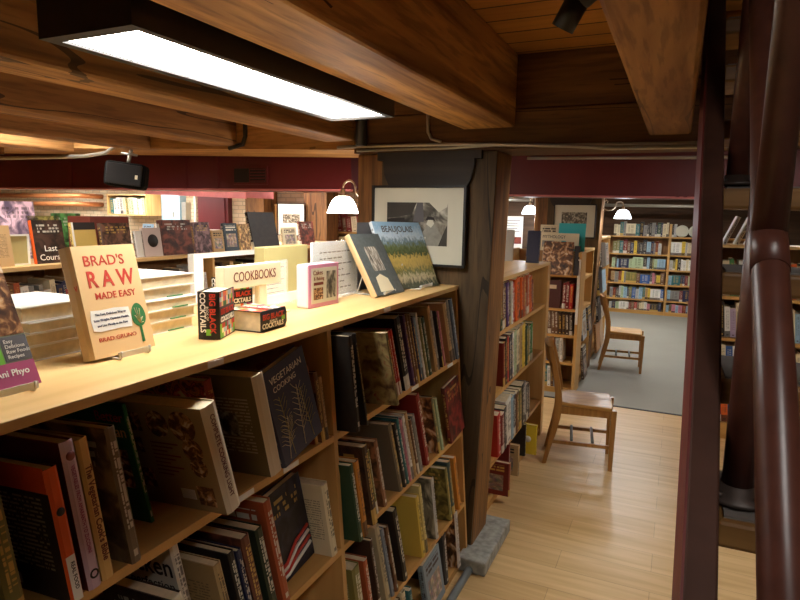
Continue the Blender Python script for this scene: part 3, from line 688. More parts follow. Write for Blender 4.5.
o = hb(0, 0.972, 0.010, 0.306, 0.25, (24, 116, 66), 'plain', 'dark green book with gold and red title set back on the upper shelf', 9, 0.10, G1)
lettering(o, 'Better', 0.036, T3(-0.055, -0.0008, 0.272) @ RX(90), 'redink', 'title_lettering')
lettering(o, 'Asian', 0.040, T3(-0.052, -0.0008, 0.235) @ RX(90), 'tansp', 'title_lettering')
q = Mb('meal'); q.face([(-0.14, -0.0006, 0.09), (-0.02, -0.0006, 0.09), (-0.02, -0.0006, 0.19), (-0.14, -0.0006, 0.19)]); q.build('cover_photo', o)
o = hb(0, 1.065, 0.05, 0.286, 0.275, (168, 146, 108), 'plain', 'big tan book with round food pictures on its back and white spine', 12, -0.05, G1, spine=M.setdefault('creamsp', plain('cream_spine', srgb(222, 210, 184), 0.45, var=0.04)))
for i, (px, pz, r, rect) in enumerate([(-0.23, 0.235, 0.03, 1), (-0.15, 0.235, 0.03, 0), (-0.07, 0.235, 0.034, 0), (-0.055, 0.172, 0.026, 0), (-0.05, 0.125, 0.022, 0), (-0.24, 0.17, 0.026, 1), (-0.235, 0.075, 0.032, 1), (-0.05, 0.045, 0.032, 1)]):
    q = Mb('meal'); n = 4 if rect else 20
    pts = [(px+r*1.2*math.cos(2*math.pi*j/n + (math.pi/4 if rect else 0)), -0.0007, pz+r*1.2*math.sin(2*math.pi*j/n + (math.pi/4 if rect else 0))) for j in range(n)]
    q.face(pts, 0, [((p[0]-px)/r/4+0.5+i*0.3, (p[2]-pz)/r/4+0.5) for p in pts]); q.build('food_picture', o)
for j in range(9): Mb('brownink').box(-0.19, -0.10 - 0.02*(j % 3), -0.0009, -0.0004, 0.18-0.011*j, 0.184-0.011*j).build('blurb_line', o)
Mb('whiteink').box(-0.13, -0.085, -0.0010, -0.0004, 0.03, 0.058).build('barcode_panel', o)
lettering(o, 'COMPLETE COOKING LIGHT', 0.019, T3(0.0068, 0.025, 0.15) @ RZ(90) @ RX(90) @ RZ(-90), 'brownink', 'spine_lettering', sx=0.9)
hb(0, 1.215, 0.03, 0.30, 0.26, (150, 60, 50), M['mixed'], 'book with brightly mixed cover picture behind the big tan book', 9, 0.09, G1)
o = hb(0, 1.288, 0.05, 0.30, 0.235, (128, 114, 78), 'text', 'olive book with cream spine and small portrait on its back', 10, -0.012, G1, spine=M['creamsp'])
q = Mb('bw'); q.face([(-0.15, -0.0008, 0.12), (-0.075, -0.0008, 0.12), (-0.075, -0.0008, 0.19), (-0.15, -0.0008, 0.19)]); q.build('portrait', o)
# face-out navy book
T_ = 0.03
o = make_book(faceout(FR[(0, 0)], 1.36, 0.205, 0.30, T_, 2, -13, -0.012), T_, 0.295, 0.205, (62, 68, 98), 'plain', 'navy plastic-wrapped book with plant line drawings, cover facing the aisle', G1)
lettering(o, 'VEGETARIAN', 0.0285, T3(-0.1025, T_+0.0012, 0.258) @ RX(90) @ RY(180), 'whiteink', 'title_lettering', sx=0.95)
lettering(o, 'COOKING', 0.024, T3(-0.085, T_+0.0012, 0.23) @ RX(90) @ RY(180), 'whiteink', 'title_lettering')
def sprig(x0, lean_, h, hue, seed):
    rr = random.Random(seed); q = Mb(hue)
    top = (x0+lean_*h, T_+0.0012, 0.015+h)
    q.tube([(x0, T_+0.0012, 0.012), (x0+lean_*h*0.5, T_+0.0012, 0.012+h*0.5), top], 0.0011, 5)
    for i in range(16):
        t = 0.25+0.75*i/16; cx = x0+lean_*h*t; cz = 0.012+h*t; a = (1 if i % 2 else -1)
        L = 0.034*(1.1-0.4*t); q.tube([(cx, T_+0.0012, cz), (cx+a*L*0.6, T_+0.0012, cz+L*0.5), (cx+a*L, T_+0.0012, cz+L*rr.uniform(0.5, 1.1))], 0.0008, 4)
    return q.build('plant_drawing', o)
sprig(-0.16, 0.1, 0.17, 'olive', 1); sprig(-0.11, -0.12, 0.185, 'cream', 2); sprig(-0.055, 0.06, 0.19, 'olive', 3); sprig(-0.03, -0.25, 0.12, 'cream', 4)
hb(0, 1.548, 0.016, 0.26, 0.19, 'rust', 'plain', 'thin rust-coloured book right of the navy drawing cover', 6, 0.01, G1)
hb(0, 1.572, 0.02, 0.235, 0.18, 'brown', 'full', 'brown lettered book next to the bookcase divider, left side', 6, 0.0, G1)
hb(0, 1.598, 0.016, 0.215, 0.18, 'tan', 'text', 'narrow tan book last before the bookcase divider', 6, 0.0, G1)

# left bay, middle shelf
G2 = 'cookbooks on the middle shelf, near bay'
o = hb(1, 0.83, 0.03, 0.30, 0.24, 'black', 'full', 'dark patterned book at far left of the middle shelf', 10, 0.02, G2)
o = hb(1, 0.96, 0.03, 0.285, 0.23, (46, 36, 32), 'full', 'dark picture book with pale spine in front of the chicken title, middle shelf', 14, -0.03, G2, spine=M['creamsp'])
o = hb(1, 1.025, 0.026, 0.355, 0.25, (222, 214, 196), 'plain', 'pale book with large chicken title behind the middle shelf row', 9, 0.05, G2)
lettering(o, 'Chicken', 0.075, T3(-0.115, -0.0008, 0.285) @ RX(90), 'ink', 'title_lettering', sx=0.88, bold=0.0008)
lettering(o, 'perfection', 0.036, T3(-0.085, -0.0008, 0.232) @ RX(90), 'ink', 'title_lettering')
lst = [(1.095, 0.026, 0.268, 0.25, (176, 150, 104), 'text', 'tan back-cover book with pale spine on middle shelf, left of black one'),
       (1.148, 0.022, 0.272, 0.22, 'black', 'plain', 'black book between tan and brown books on the middle shelf'),
       (1.178, 0.018, 0.262, 0.21, 'navy', 'plain', 'thin dark blue book behind the brown one, middle shelf'),
       (1.202, 0.032, 0.285, 0.24, (104, 58, 44), 'full', 'reddish brown book in the middle shelf row, left of dark green'),
       (1.258, 0.03, 0.28, 0.22, (32, 48, 34), 'plain', 'dark green book leaning against the tall orange book'),
       (1.312, 0.03, 0.34, 0.27, 'rust', 'photo', 'tall orange book leaning on the middle shelf, near bay')]
for (s_, T, H, D, c, a, lb) in lst: hb(1, s_, T, H, D, c, a, lb, 10, -0.005, G2)
T_ = 0.03
o = make_book(faceout(FR[(1, 0)], 1.36, 0.195, 0.30, T_, 4, -6, 0.05), T_, 0.29, 0.20, (28, 30, 50), 'full', 'dark navy book facing out beneath the navy drawing cover, middle shelf', G2)
for j in range(4): Mb('redink' if j % 2 == 0 else 'whiteink').tube([(-0.19, T_+0.001, 0.11-0.02*j), (-0.12, T_+0.001, 0.095-0.02*j), (-0.06, T_+0.001, 0.055-0.012*j), (-0.01, T_+0.001, 0.05-0.01*j)], 0.006, 6).build('cover_stripe', o)
o = hb(1, 1.585, 0.034, 0.262, 0.13, 'cream', 'text', 'white book with lettered panel beside divider on middle shelf', 8, 0.0, G2)
# left bay, lower shelf
G3 = 'cookbooks on the lower shelf, near bay'
fill_row(FR[(2, 0)], 0.9, 1.63, [('charcoal', 0.03, 0.27, 0.2, 'full'), ('tan', 0.03, 0.28, 0.2, 'text'), ('dark red', 0.03, 0.26, 0.2, 'plain'), ('grey', 0.035, 0.28, 0.2, 'photo'), ('brown', 0.03, 0.27, 0.2, 'text'), ('black', 0.03, 0.28, 0.2, 'plain'), ('olive', 0.03, 0.26, 0.2, 'text'),
   ('cream', 0.03, 0.28, 0.2, 'photo'), ('teal', 0.03, 0.29, 0.2, 'plain'), ('rust', 0.03, 0.28, 0.2, 'text'), ('dark brown', 0.03, 0.29, 0.2, 'plain'), ('pale grey', 0.05, 0.275, 0.2, 'full')], 'on the lower shelf of the near bay', G3, lean=8)

# right bay, upper shelf
B1 = 'cookbooks on the upper shelf, far bay'
def row(zi, bi, lst, group, where, lean):
    s = None
    for i, it in enumerate(lst):
        s_, T, H, D, c, art, desc = it[:7]; k = it[7] if len(it) > 7 else {}
        hb(zi, s_, T, H, D, c, art, '%s, %s' % (desc, where), k.get('lean', lean), k.get('inset', -0.003), group, k.get('spine'), bi=bi)
row(0, 1, [
 (1.69, 0.026, 0.33, 0.22, (14, 13, 14), 'plain', 'black book with white spine lettering', {'lean': 3, 'inset': -0.06}),
 (1.765, 0.012, 0.335, 0.22, (14, 13, 14), 'plain', 'thin black book leaning, second from divider', {'lean': 9, 'inset': -0.06}),
 (2.01, 0.02, 0.30, 0.24, (112, 100, 64), M['herb'], 'olive book with dark flower picture on back', {'lean': 13, 'inset': -0.06}),
 (2.122, 0.014, 0.29, 0.2, 'olive', 'plain', 'thin olive green book next to flower picture', {}),
 (2.143, 0.016, 0.285, 0.2, 'red', 'plain', 'first of two bright red spines', {'spine': None}),
 (2.165, 0.018, 0.285, 0.2, 'red', 'plain', 'second of two bright red spines', {}),
 (2.215, 0.052, 0.325, 0.24, (16, 15, 16), 'plain', 'wide black book right of the red spines', {}),
 (2.300, 0.02, 0.325, 0.22, 'purple', 'plain', 'bluish purple spine right of wide black book', {}),
 (2.326, 0.02, 0.325, 0.22, 'brown', 'plain', 'first brown spine beside the purple one', {}),
 (2.352, 0.02, 0.32, 0.22, 'brown', 'plain', 'second brown spine beside the purple one', {}),
 (2.380, 0.018, 0.305, 0.22, 'navy', 'plain', 'navy book right of brown spines', {}),
 (2.405, 0.016, 0.30, 0.22, 'pale blue', 'plain', 'pale blue and white thin spine', {}),
 (2.428, 0.016, 0.315, 0.22, 'white', 'plain', 'thin white spine in the middle of the row', {}),
 (2.455, 0.022, 0.29, 0.2, 'olive', 'text', 'olive brown book left of grey-green spine', {}),
 (2.482, 0.03, 0.285, 0.2, 'dark green', 'plain', 'dark grey-green book left of large tan book', {}),
 (2.560, 0.03, 0.325, 0.26, 'tan', 'plain', 'large tan book with brown label band', {}),
 (2.603, 0.012, 0.30, 0.2, 'pale grey', 'plain', 'thin pale book beside large tan book', {}),
 (2.655, 0.014, 0.29, 0.2, (34, 26, 38), 'plain', 'black and purple book with red emblem', {}),
 (2.682, 0.014, 0.285, 0.2, 'pink', 'plain', 'thin pink spine near the right end', {}),
 (2.760, 0.04, 0.315, 0.24, 'tan', 'text', 'tan book near the right end of the row', {}),
 (2.812, 0.022, 0.325, 0.22, 'grey', 'plain', 'grey book second last in the row', {}),
 (2.842, 0.03, 0.325, 0.22, (92, 104, 120), 'plain', 'blue-grey book at the right end', {'inset': -0.01}),
], B1, 'upper shelf of far bay', 14)
# right bay, middle shelf
row(1, 1, [
 (1.700, 0.026, 0.29, 0.2, 'dark green', 'plain', 'dark green book leaning by divider', {'lean': 8, 'inset': -0.04}),
 (1.735, 0.03, 0.29, 0.2, (200, 130, 50), 'plain', 'orange-tan spine leaning by divider', {'lean': 8, 'inset': -0.04}),
 (1.820, 0.036, 0.315, 0.24, 'dark brown', 'full', 'dark brown back cover book', {'lean': 9, 'inset': -0.03}),
 (1.868, 0.01, 0.29, 0.2, 'yellow', 'plain', 'thin yellow book next to the dark brown one', {'lean': 10}),
 (1.905, 0.014, 0.27, 0.2, 'olive', 'plain', 'thin olive book next to the yellow one', {'lean': 10}),
 (1.965, 0.028, 0.285, 0.2, (142, 96, 66), 'full', 'faded brown book standing left of the gap', {'lean': 11}),
 (2.110, 0.03, 0.315, 0.22, (110, 100, 84), 'plain', 'large grey-brown book right of the gap', {}),
 (2.155, 0.026, 0.30, 0.2, 'black', 'plain', 'black book between grey-brown and teal', {}),
 (2.190, 0.018, 0.315, 0.2, 'teal', 'plain', 'teal spine', {}),
 (2.215, 0.018, 0.30, 0.2, 'pink', 'plain', 'rosy pink and white spine', {}),
 (2.242, 0.02, 0.31, 0.2, 'white', 'plain', 'white spine beside the pink one', {}),
 (2.270, 0.022, 0.315, 0.2, 'tan', 'plain', 'tan spine right of white one', {}),
 (2.300, 0.02, 0.27, 0.2, 'brown', 'plain', 'brown lettered spine left of grey ones', {}),
 (2.330, 0.026, 0.28, 0.2, 'grey', 'plain', 'grey spine left of the big red book', {}),
 (2.400, 0.034, 0.36, 0.26, (140, 34, 30), 'plain', 'big dark red book', {}),
 (2.555, 0.022, 0.30, 0.22, (108, 110, 78), M['meal'], 'grey-green book with dark picture cover', {}),
 (2.600, 0.02, 0.28, 0.2, 'pale green', 'text', 'pale green spine', {}),
], 'cookbooks on the middle shelf, far bay', 'middle shelf of far bay', 14)
T_ = 0.02
o = make_book(faceout(FR[(1, 1)], 2.70, 0.20, 0.30, T_, 3, -6, -0.015), T_, 0.29, 0.20, (110, 40, 36), 'full', 'dark red flowery book facing out, right end of middle shelf', 'cookbooks on the middle shelf, far bay')
# right bay, lower shelf
row(2, 1, [
 (1.73, 0.05, 0.28, 0.2, 'olive', 'text', 'olive-grey book by the divider', {'lean': 7}),
 (1.815, 0.03, 0.27, 0.2, 'rust', 'photo', 'rust-red picture book', {'lean': 8}),
 (1.885, 0.02, 0.32, 0.24, 'dark brown', 'plain', 'dark brown tall book', {'lean': 9}),
 (1.945, 0.034, 0.35, 0.24, (184, 170, 138), 'text', 'tall tan-white book', {'lean': 11}),
 (1.995, 0.02, 0.32, 0.2, (128, 140, 156), 'plain', 'blue-grey spine', {}),
 (2.030, 0.022, 0.31, 0.2, 'brown', 'full', 'pinkish brown spine', {}),
 (2.105, 0.036, 0.345, 0.24, 'black', 'plain', 'large black book with brown edge', {}),
 (2.300, 0.032, 0.30, 0.19, (220, 190, 84), 'plain', 'first of two yellow spines', {'lean': 8}),
 (2.345, 0.024, 0.335, 0.22, (214, 196, 132), 'plain', 'second, taller of two yellow spines', {'lean': 8}),
 (2.470, 0.03, 0.31, 0.2, 'pale grey', M['bw'], 'grey flowered spine', {'lean': 6}),
 (2.660, 0.03, 0.29, 0.2, 'olive', 'full', 'olive book with red picture', {'lean': 9}),
 (2.700, 0.036, 0.31, 0.22, (64, 84, 84), 'plain', 'slate green spine', {'lean': 9}),
 (2.790, 0.034, 0.30, 0.22, (214, 140, 54), 'plain', 'orange-yellow book at right end', {'lean': 10}),
], 'cookbooks on the lower shelf, far bay', 'lower shelf of far bay', 12)
# right bay, bottom
row(3, 1, [
 (1.72, 0.03, 0.26, 0.2, 'teal', 'plain', 'teal book by the divider', {'lean': 6}),
 (1.77, 0.036, 0.25, 0.2, 'pale grey', 'text', 'pale grey book second from divider', {'lean': 6}),
 (1.83, 0.03, 0.26, 0.2, 'dark brown', 'plain', 'dark brown book', {'lean': 6}),
 (1.90, 0.05, 0.25, 0.2, 'tan', 'text', 'tan book', {'lean': 6}),
 (1.98, 0.04, 0.27, 0.2, (106, 150, 70), 'plain', 'bright green book', {'lean': 8}),
 (2.06, 0.03, 0.24, 0.2, 'brown', 'text', 'brown book right of the green one', {'lean': 8}),
 (2.11, 0.03, 0.25, 0.2, 'cream', 'photo', 'cream book', {'lean': 8}),
 (2.17, 0.03, 0.22, 0.2, 'teal', 'plain', 'second teal book', {'lean': 8}),
 (2.56, 0.04, 0.26, 0.2, 'charcoal', 'plain', 'charcoal book left of the boxed set', {'lean': 3}),
 (2.72, 0.045, 0.30, 0.16, (196, 186, 176), M['meal'], 'pale-spined book with red and navy picture', {'lean': 4, 'inset': -0.01}),
], 'cookbooks on the bottom shelf, far bay', 'bottom shelf of far bay', 8)
T_ = 0.03
o = make_book(faceout(FR[(3, 1)], 2.30, 0.19, 0.25, T_, 4, -4, -0.03), T_, 0.255, 0.19, (128, 146, 160), 'photo', 'blue-grey book facing out on the bottom shelf, far bay', 'cookbooks on the bottom shelf, far bay')

# ------------------------------------------------------------------ display on the near bookcase
ZT = 1.4905
TOP = T3(0, 0, ZT)
def stand(x, y, w, label, yaw=0):
    s_ = thing('book_stand', label, 'stand', T3(x, y, ZT) @ RZ(yaw))
    k = Mb('lip')
    for yy in (-w*0.35, w*0.35): k.tube([(-0.10, yy, 0.003), (0.035, yy, 0.003), (0.04, yy, 0.007), (0.04, yy, 0.022)], 0.0028, 8)
    k.build('base_wire', s_)
    k = Mb('lip'); k.box(0.036, 0.039, -w*0.4, w*0.4, 0.006, 0.02); k.build('front_lip', s_)
    k = Mb('lip')
    for yy in (-w*0.35, w*0.35): k.tube([(-0.10, yy, 0.003), (-0.06, yy, 0.12), ], 0.0028, 8)
    k.build('back_wire', s_)
    return s_
def display_book(x, y, W, H, T, tilt, c, art, label, yaw=0, spine=None, group='books displayed on the near bookcase', lift=0.008, roll=0):
    m = T3(x, y, ZT+lift) @ RZ(yaw) @ RX(-roll) @ RY(-tilt) @ RZ(-90) @ T3(0, -T, 0)
    return make_book(m, T, H, W, c, art, label, group, True, 'book', spine)
# front-cover text is set on the +y face of the mesh: x runs 0..-W left to right for the viewer
def cover_text(o, s_, size, W, T, u, z, mat, sx=1.0, bold=0.0, name='title_lettering', rot=0):
    return lettering(o, s_, size, T3(-W*u, T+0.0003, z) @ RX(90) @ RY(180) @ RZ(rot), mat, name, sx=sx, bold=bold)
W_, H_, T_ = 0.178, 0.27, 0.042
M['kraft'] = plain('kraft_cover', srgb(226, 190, 138), 0.45, var=0.03)
M['kraftsp'] = plain('kraft_spine', srgb(206, 172, 124), 0.45, var=0.05)
o = display_book(-1.215, 0.945, W_, H_, T_, 14, (222, 188, 138), M['kraft'], 'tan hardback with red lettering standing on a wire stand, foreground left', spine=M['kraftsp'])
cover_text(o, "BRAD'S", 0.0355, W_, T_, 0.46, 0.232, 'redink', 1.02, 0.0002)
cover_text(o, "R A W", 0.056, W_, T_, 0.51, 0.186, 'redink', 0.84, 0.0012)
cover_text(o, "MADE EASY", 0.0235, W_, T_, 0.53, 0.146, 'redink', 0.96, 0.0002)
bl = Mb('white'); bl.prism([(-0.012, 0.066), (-0.03, 0.062), (-0.09, 0.064), (-0.12, 0.062), (-0.124, 0.085), (-0.121, 0.112), (-0.08, 0.115), (-0.04, 0.113), (-0.014, 0.115), (-0.010, 0.09)], T_+0.0006, T_+0.0012, 'Y'); part_label(bl.build('cover_panel', o), 'white torn-edge panel on the cover')
for j, s_ in enumerate(('The Fast, Delicious Way to', 'Lose Weight, Optimize Health,', 'and Live Mostly in the Raw')):
    lettering(o, s_, 0.0083, T3(-0.067, T_+0.0016, 0.103-0.0135*j) @ RX(90) @ RY(180), 'blueink', 'subtitle_lettering', sx=0.95)
cover_text(o, "BRAD GRUNO", 0.0145, W_, T_, 0.42, 0.042, 'redink', 1.15)
tr = Mb('greenink')
tr.prism([(-0.146+0.021*math.cos(a)*(1-0.12*math.sin(a)), 0.088+0.030*math.sin(a)) for a in [2*math.pi*i/24 for i in range(24)]], T_+0.0006, T_+0.0013, 'Y')
tr.prism([(-0.143, 0.062), (-0.149, 0.062), (-0.150, 0.018), (-0.142, 0.018)], T_+0.0006, T_+0.0013, 'Y')
tr.build('tree_drawing', o)
lf = Mb('kraft')
for i in range(9):
    a = i*0.7; lf.tube([(-0.146, T_+0.0014, 0.066), (-0.146+0.012*math.cos(a), T_+0.0014, 0.088+0.02*math.sin(a*1.7))], 0.0006, 4)
lf.build('tree_veins', o)
lettering(o, 'RAW', 0.018, T3(0.0052, T_/2, 0.17) @ RZ(90) @ RX(90), 'redink', 'spine_lettering')
Mb('greenink').lathe([(0, 0), (0.008, 0), (0.008, 0.0008), (0, 0.0008)], 14).build('emblem', o, T3(0.0048, T_/2, 0.11) @ RY(90))
stand(-1.225, 1.035, 0.12, 'clear wire stand under the tan hardback with red lettering')
# left, cut by the frame
W_, H_, T_ = 0.19, 0.28, 0.012
o = display_book(-1.150, 0.578, W_, H_, T_, 24, (120, 130, 110), 'plain', 'food-photo paperback with lime and plum panels, cut by the left photo edge')
q = Mb('meal'); q.box(-W_, 0, T_, T_+0.0006, 0.108, H_); 
q.build('cover_photo', o)
Mb('lime').box(-0.135, 0, T_, T_+0.0008, 0.052, 0.112).build('title_panel', o); Mb('slate').box(-W_, -0.138, T_, T_+0.0008, 0.055, 0.105).build('text_panel', o)
Mb('plum').box(-W_, -0.095, T_, T_+0.0008, 0.0, 0.052).build('author_panel', o); Mb('slate').box(-0.092, 0, T_, T_+0.0008, 0.0, 0.049).build('text_panel', o)
lettering(o, 'RAW', 0.042, T3(-0.085, T_+0.0012, 0.088) @ RX(90) @ RY(180), 'whiteink', 'title_lettering', bold=0.0008)
lettering(o, 'Ani Phyo', 0.018, T3(-0.142, T_+0.0012, 0.032) @ RX(90) @ RY(180), 'whiteink', 'title_lettering', bold=0.0003)
for j, w in enumerate(('Easy', 'Delicious', 'Raw Foods', 'Recipes')): lettering(o, w, 0.0105, T3(-0.143, T_+0.0012, 0.095-0.0105*j) @ RX(90) @ RY(180), 'whiteink', 'subtitle_lettering', align='LEFT')
stand(-1.165, 0.69, 0.14, 'clear stand under the lime and plum paperback at left edge')
# stacks of white books
def flat_book(x, y, z, L, W, T, yaw, c, label, group, spine=None, art='plain'):
    # lies on its back cover, spine toward -y side... thickness along z
    m = T3(x, y, z + 0.0004) @ RZ(yaw) @ Matrix(((1, 0, 0, 0), (0, 0, -1, 0), (0, 1, 0, 0), (0, 0, 0, 1)))
    return make_book(m, T, L, W, c, art, label, group, True, 'book', spine)
GS = 'white books stacked flat on the near bookcase'
pos = ['bottom of', 'second from bottom of', 'third from bottom of', 'fourth from bottom of', 'top of']
for (yy, nm, n, ts) in ((1.075, 'left stack behind the tan hardback', 4, (0.036, 0.03, 0.026, 0.036)), (1.405, 'right stack beside the cocktail books', 5, (0.034, 0.033, 0.032, 0.032, 0.034))):
    z = ZT
    for i in range(n):
        T = ts[i]; j = (0.004*((i*7) % 3)-0.004)
        # pages facing the aisle: rotate so that the fore-edge faces +x
        wj = 0.24; lj = 0.205
        m = T3(-1.345 + j - wj, yy + j*1.5, z+T+0.0004) @ RZ(180) @ Matrix(((1, 0, 0, 0), (0, 0, 1, 0), (0, -1, 0, 0), (0, 0, 0, 1)))
        b = make_book(m, T, lj, wj, 'white', 'plain', 'white book, %s %s' % (pos[i] if i < n-1 else 'top of', nm), GS)
        if i < n-1 and yy > 1.2: Mb('greenink').box(-wj-0.0005, -wj+0.003, T-0.006, T-0.003, 0.04, 0.10).build('print_mark', b)
        z += T + 0.0008
# cocktail block books
def cocktail(mx, label, lie=False):
    Wc, Hc, Tc = 0.125, 0.135, 0.062
    o = make_book(mx, Tc, Hc, Wc, (30, 26, 26), 'plain', label, 'chunky cocktail books on the near bookcase', True, 'book', M['black'])
    # spine lettering, read with the book on its side
    lettering(o, 'BIG BLACK', 0.0235, T3(0.0065, Tc*0.70, Hc*0.55) @ RZ(90) @ RX(90) @ RZ(-90), 'redink', 'spine_lettering', bold=0.0006, sx=0.98)
    lettering(o, 'BOOK OF', 0.009, T3(0.0065, Tc*0.47, Hc*0.55) @ RZ(90) @ RX(90) @ RZ(-90), 'whiteink', 'spine_lettering')
    lettering(o, 'COCKTAILS', 0.0215, T3(0.0065, Tc*0.26, Hc*0.57) @ RZ(90) @ RX(90) @ RZ(-90), 'whiteink', 'spine_lettering', bold=0.0005, sx=0.98)
    k = Mb('lime'); k.box(0.0062, 0.0066, Tc*0.4, Tc*0.62, 0.012, 0.03); k.build('emblem', o)
    rc = random.Random(int(mx.translation.y*1000)); hues = ['redink', 'lime', 'orangesp', 'tansp', 'greenink', 'bluegrey', 'plum', 'cream']
    for (y0, y1) in ((-0.0005, 0.0), (Tc, Tc+0.0005)):
        for (z0, n) in ((0.003, 3), (Hc-0.043, 3)):
            for q in range(n):
                for w_ in range(9): Mb(hues[rc.randrange(8)]).box(-Wc+0.002+w_*0.0134, -Wc+0.002+(w_+1)*0.0134, y0, y1, z0+q*0.0133, z0+(q+1)*0.0133).build('pattern_block', o)
    for (yy, sg) in ((-0.0007, 1), (Tc+0.0007, -1)):
        rot = RX(90) if sg == 1 else RX(90) @ RY(180)
        lettering(o, 'BIG BLACK', 0.022, T3(-Wc/2, yy, Hc*0.56) @ rot, 'redink', 'title_lettering', bold=0.0008)
        lettering(o, 'COCKTAILS', 0.0205, T3(-Wc/2, yy, Hc*0.40) @ rot, 'whiteink', 'title_lettering', bold=0.0008)
    return o
# upright one: spine faces the camera-left (-y), cover toward the aisle
cocktail(T3(-1.145, 1.288, ZT+0.0005) @ RZ(-68) @ T3(0, -0.062, 0), 'chunky black cocktail book standing upright, spine toward the left stack')
cocktail(T3(-1.36, 1.555, ZT+0.0005) @ RZ(-98) @ T3(0, -0.062, 0), 'chunky cocktail book standing behind the upright one, colourful cover showing')
cocktail(T3(-1.116, 1.555, ZT+0.0005) @ RZ(3) @ Matrix(((1, 0, 0, 0), (0, 0, -1, 0), (0, 1, 0, 0), (0, 0, 0, 1))), 'chunky cocktail book lying flat, spine toward the aisle')
# COOKBOOKS sign
s = thing('shelf_sign', 'cream wooden sign reading COOKBOOKS on a short post', 'sign', T3(-1.31, 1.635, ZT))
k = Mb('cream').box(-0.03, 0.008, -0.145, 0.155, 0.105, 0.18, bev=0.002).build('sign_board', s)
Mb('cream').box(-0.016, 0.006, 0.035, 0.075, 0.004, 0.105).build('post', s)
Mb('cream').box(-0.06, 0.05, -0.05, 0.15, 0.0, 0.006).build('base', s)
lettering(s, 'COOKBOOKS', 0.046, T3(0.0085, 0.012, 0.142) @ RZ(90) @ RX(90), 'brownink', 'lettering', sx=0.78)
# white open frame behind
s = thing('display_stand', 'white open-fronted display stand behind the COOKBOOKS sign', 'frame', T3(-1.70, 2.10, ZT))
k = Mb('white'); k.box(-0.015, 0.015, -0.34, -0.29, 0, 0.19); k.box(-0.015, 0.015, 0.17, 0.34, 0, 0.19); k.box(-0.015, 0.015, -0.29, 0.17, 0.172, 0.19)
k.build('frame', s)
for j in range(5): Mb('bluegrey').box(0.0155, 0.016, 0.2, 0.30, 0.15-0.018*j, 0.154-0.018*j).build('printed_line', s)
# acrylic sheet holder near sign
s = thing('sign_holder', 'clear acrylic sign holder with lettered sheet beside the COOKBOOKS post', 'sign holder', T3(-1.42, 1.93, ZT))
Mb('acrylic').box(-0.004, 0.0, -0.09, 0.07, 0, 0.17).box(-0.06, 0.03, -0.09, 0.07, 0, 0.003).build('holder', s)
Mb('cream').box(-0.007, -0.0045, -0.085, 0.065, 0.005, 0.165).build('sheet', s)
for j in range(8): Mb('slate').box(-0.0044, -0.0042, -0.07, 0.05-0.02*(j % 3), 0.14-0.016*j, 0.143-0.016*j).build('printed_line', s)
# olive board
s = thing('sign_box', 'olive-yellow backed sign box behind the pink tin', 'sign', T3(-1.43, 2.015, ZT))
Mb('olive').box(-0.05, 0.0, -0.15, 0.145, 0.035, 0.222, bev=0.003).build('panel', s)
Mb('white').box(-0.07, 0.012, -0.155, 0.15, 0.0, 0.035).build('base', s)
# white lettered sheet
s = thing('sign_holder', 'large white lettered sign sheet between the pink tin and grey book', 'sign', T3(-1.32, 2.20, ZT))
Mb('white').box(-0.012, 0.0, -0.17, 0.19, 0.006, 0.238).build('sheet', s)
Mb('acrylic').box(0.001, 0.003, -0.175, 0.195, 0.0, 0.241).box(-0.06, 0.03, -0.165, 0.195, 0, 0.004).build('holder', s)
rr = random.Random(3)
for j in range(7):
    y = -0.12
    while y < 0.12 - 0.06*(j % 2):
        w = rr.uniform(0.012, 0.04); Mb('slate').box(0.0, 0.0006, y, y+w, 0.192-0.026*j, 0.197-0.026*j).build('printed_line', s); y += w+0.01
# pink tin
s = thing('storage_tin', 'pink-rimmed tin box with a picture label, in front of white sign', 'tin', T3(-1.232, 1.965, ZT) @ RZ(-4))
Mb('tinwhite').box(-0.055, 0.0, -0.097, 0.097, 0, 0.165, bev=0.008).build('body', s)
k = Mb('pinkmetal'); k.box(0.0, 0.006, -0.097, 0.097, 0, 0.165, bev=0.003); part_label(k.build('lid', s), 'pink lid')
k = Mb('mat'); k.box(0.006, 0.0072, -0.082, 0.082, 0.016, 0.15); k.build('label_panel', s)
q = Mb('bw'); q.face([(0.0080, 0.012, 0.03), (0.0080, 0.074, 0.03), (0.0080, 0.074, 0.135), (0.0080, 0.012, 0.135)]); q.build('picture', s)
q = Mb('meal'); q.face([(0.0080, -0.07, 0.03), (0.0080, -0.01, 0.03), (0.0080, -0.01, 0.075), (0.0080, -0.07, 0.075)]); q.build('picture', s)
lettering(s, 'Cakes', 0.025, T3(0.0078, -0.042, 0.132) @ RZ(90) @ RX(90), 'brownink'); lettering(s, '& Baking', 0.019, T3(0.0078, -0.036, 0.11) @ RZ(90) @ RX(90), 'brownink')
Mb('brownink').box(0.0074, 0.0079, -0.068, -0.008, 0.085, 0.096).build('ribbon', s)
# grey book + vineyard book
W_, H_, T_ = 0.245, 0.30, 0.03
M['greycover'] = plain('slate_grey_cover', srgb(92, 98, 96), 0.5, var=0.15, scale=60)
o = display_book(-1.150, 2.268, W_, H_, T_, 30, (100, 106, 104), M['greycover'], 'dark grey hardback with column photo on a stand, right of the white sign', spine=M['kraftsp'], roll=1, yaw=-4)
q = Mb('columns'); q.face([(-0.065, T_+0.001, 0.115), (-0.165, T_+0.001, 0.115), (-0.165, T_+0.001, 0.235), (-0.065, T_+0.001, 0.235)]); q.build('cover_photo', o)
k = Mb('cream'); k.prism([(-0.045, 0.015), (-0.16, 0.015), (-0.15, 0.075), (-0.10, 0.10), (-0.055, 0.085)], T_+0.0006, T_+0.0012, 'Y'); k.build('cover_label', o)
stand(-1.185, 2.385, 0.15, 'clear stand under the dark grey hardback')
W_, H_, T_ = 0.35, 0.345, 0.02
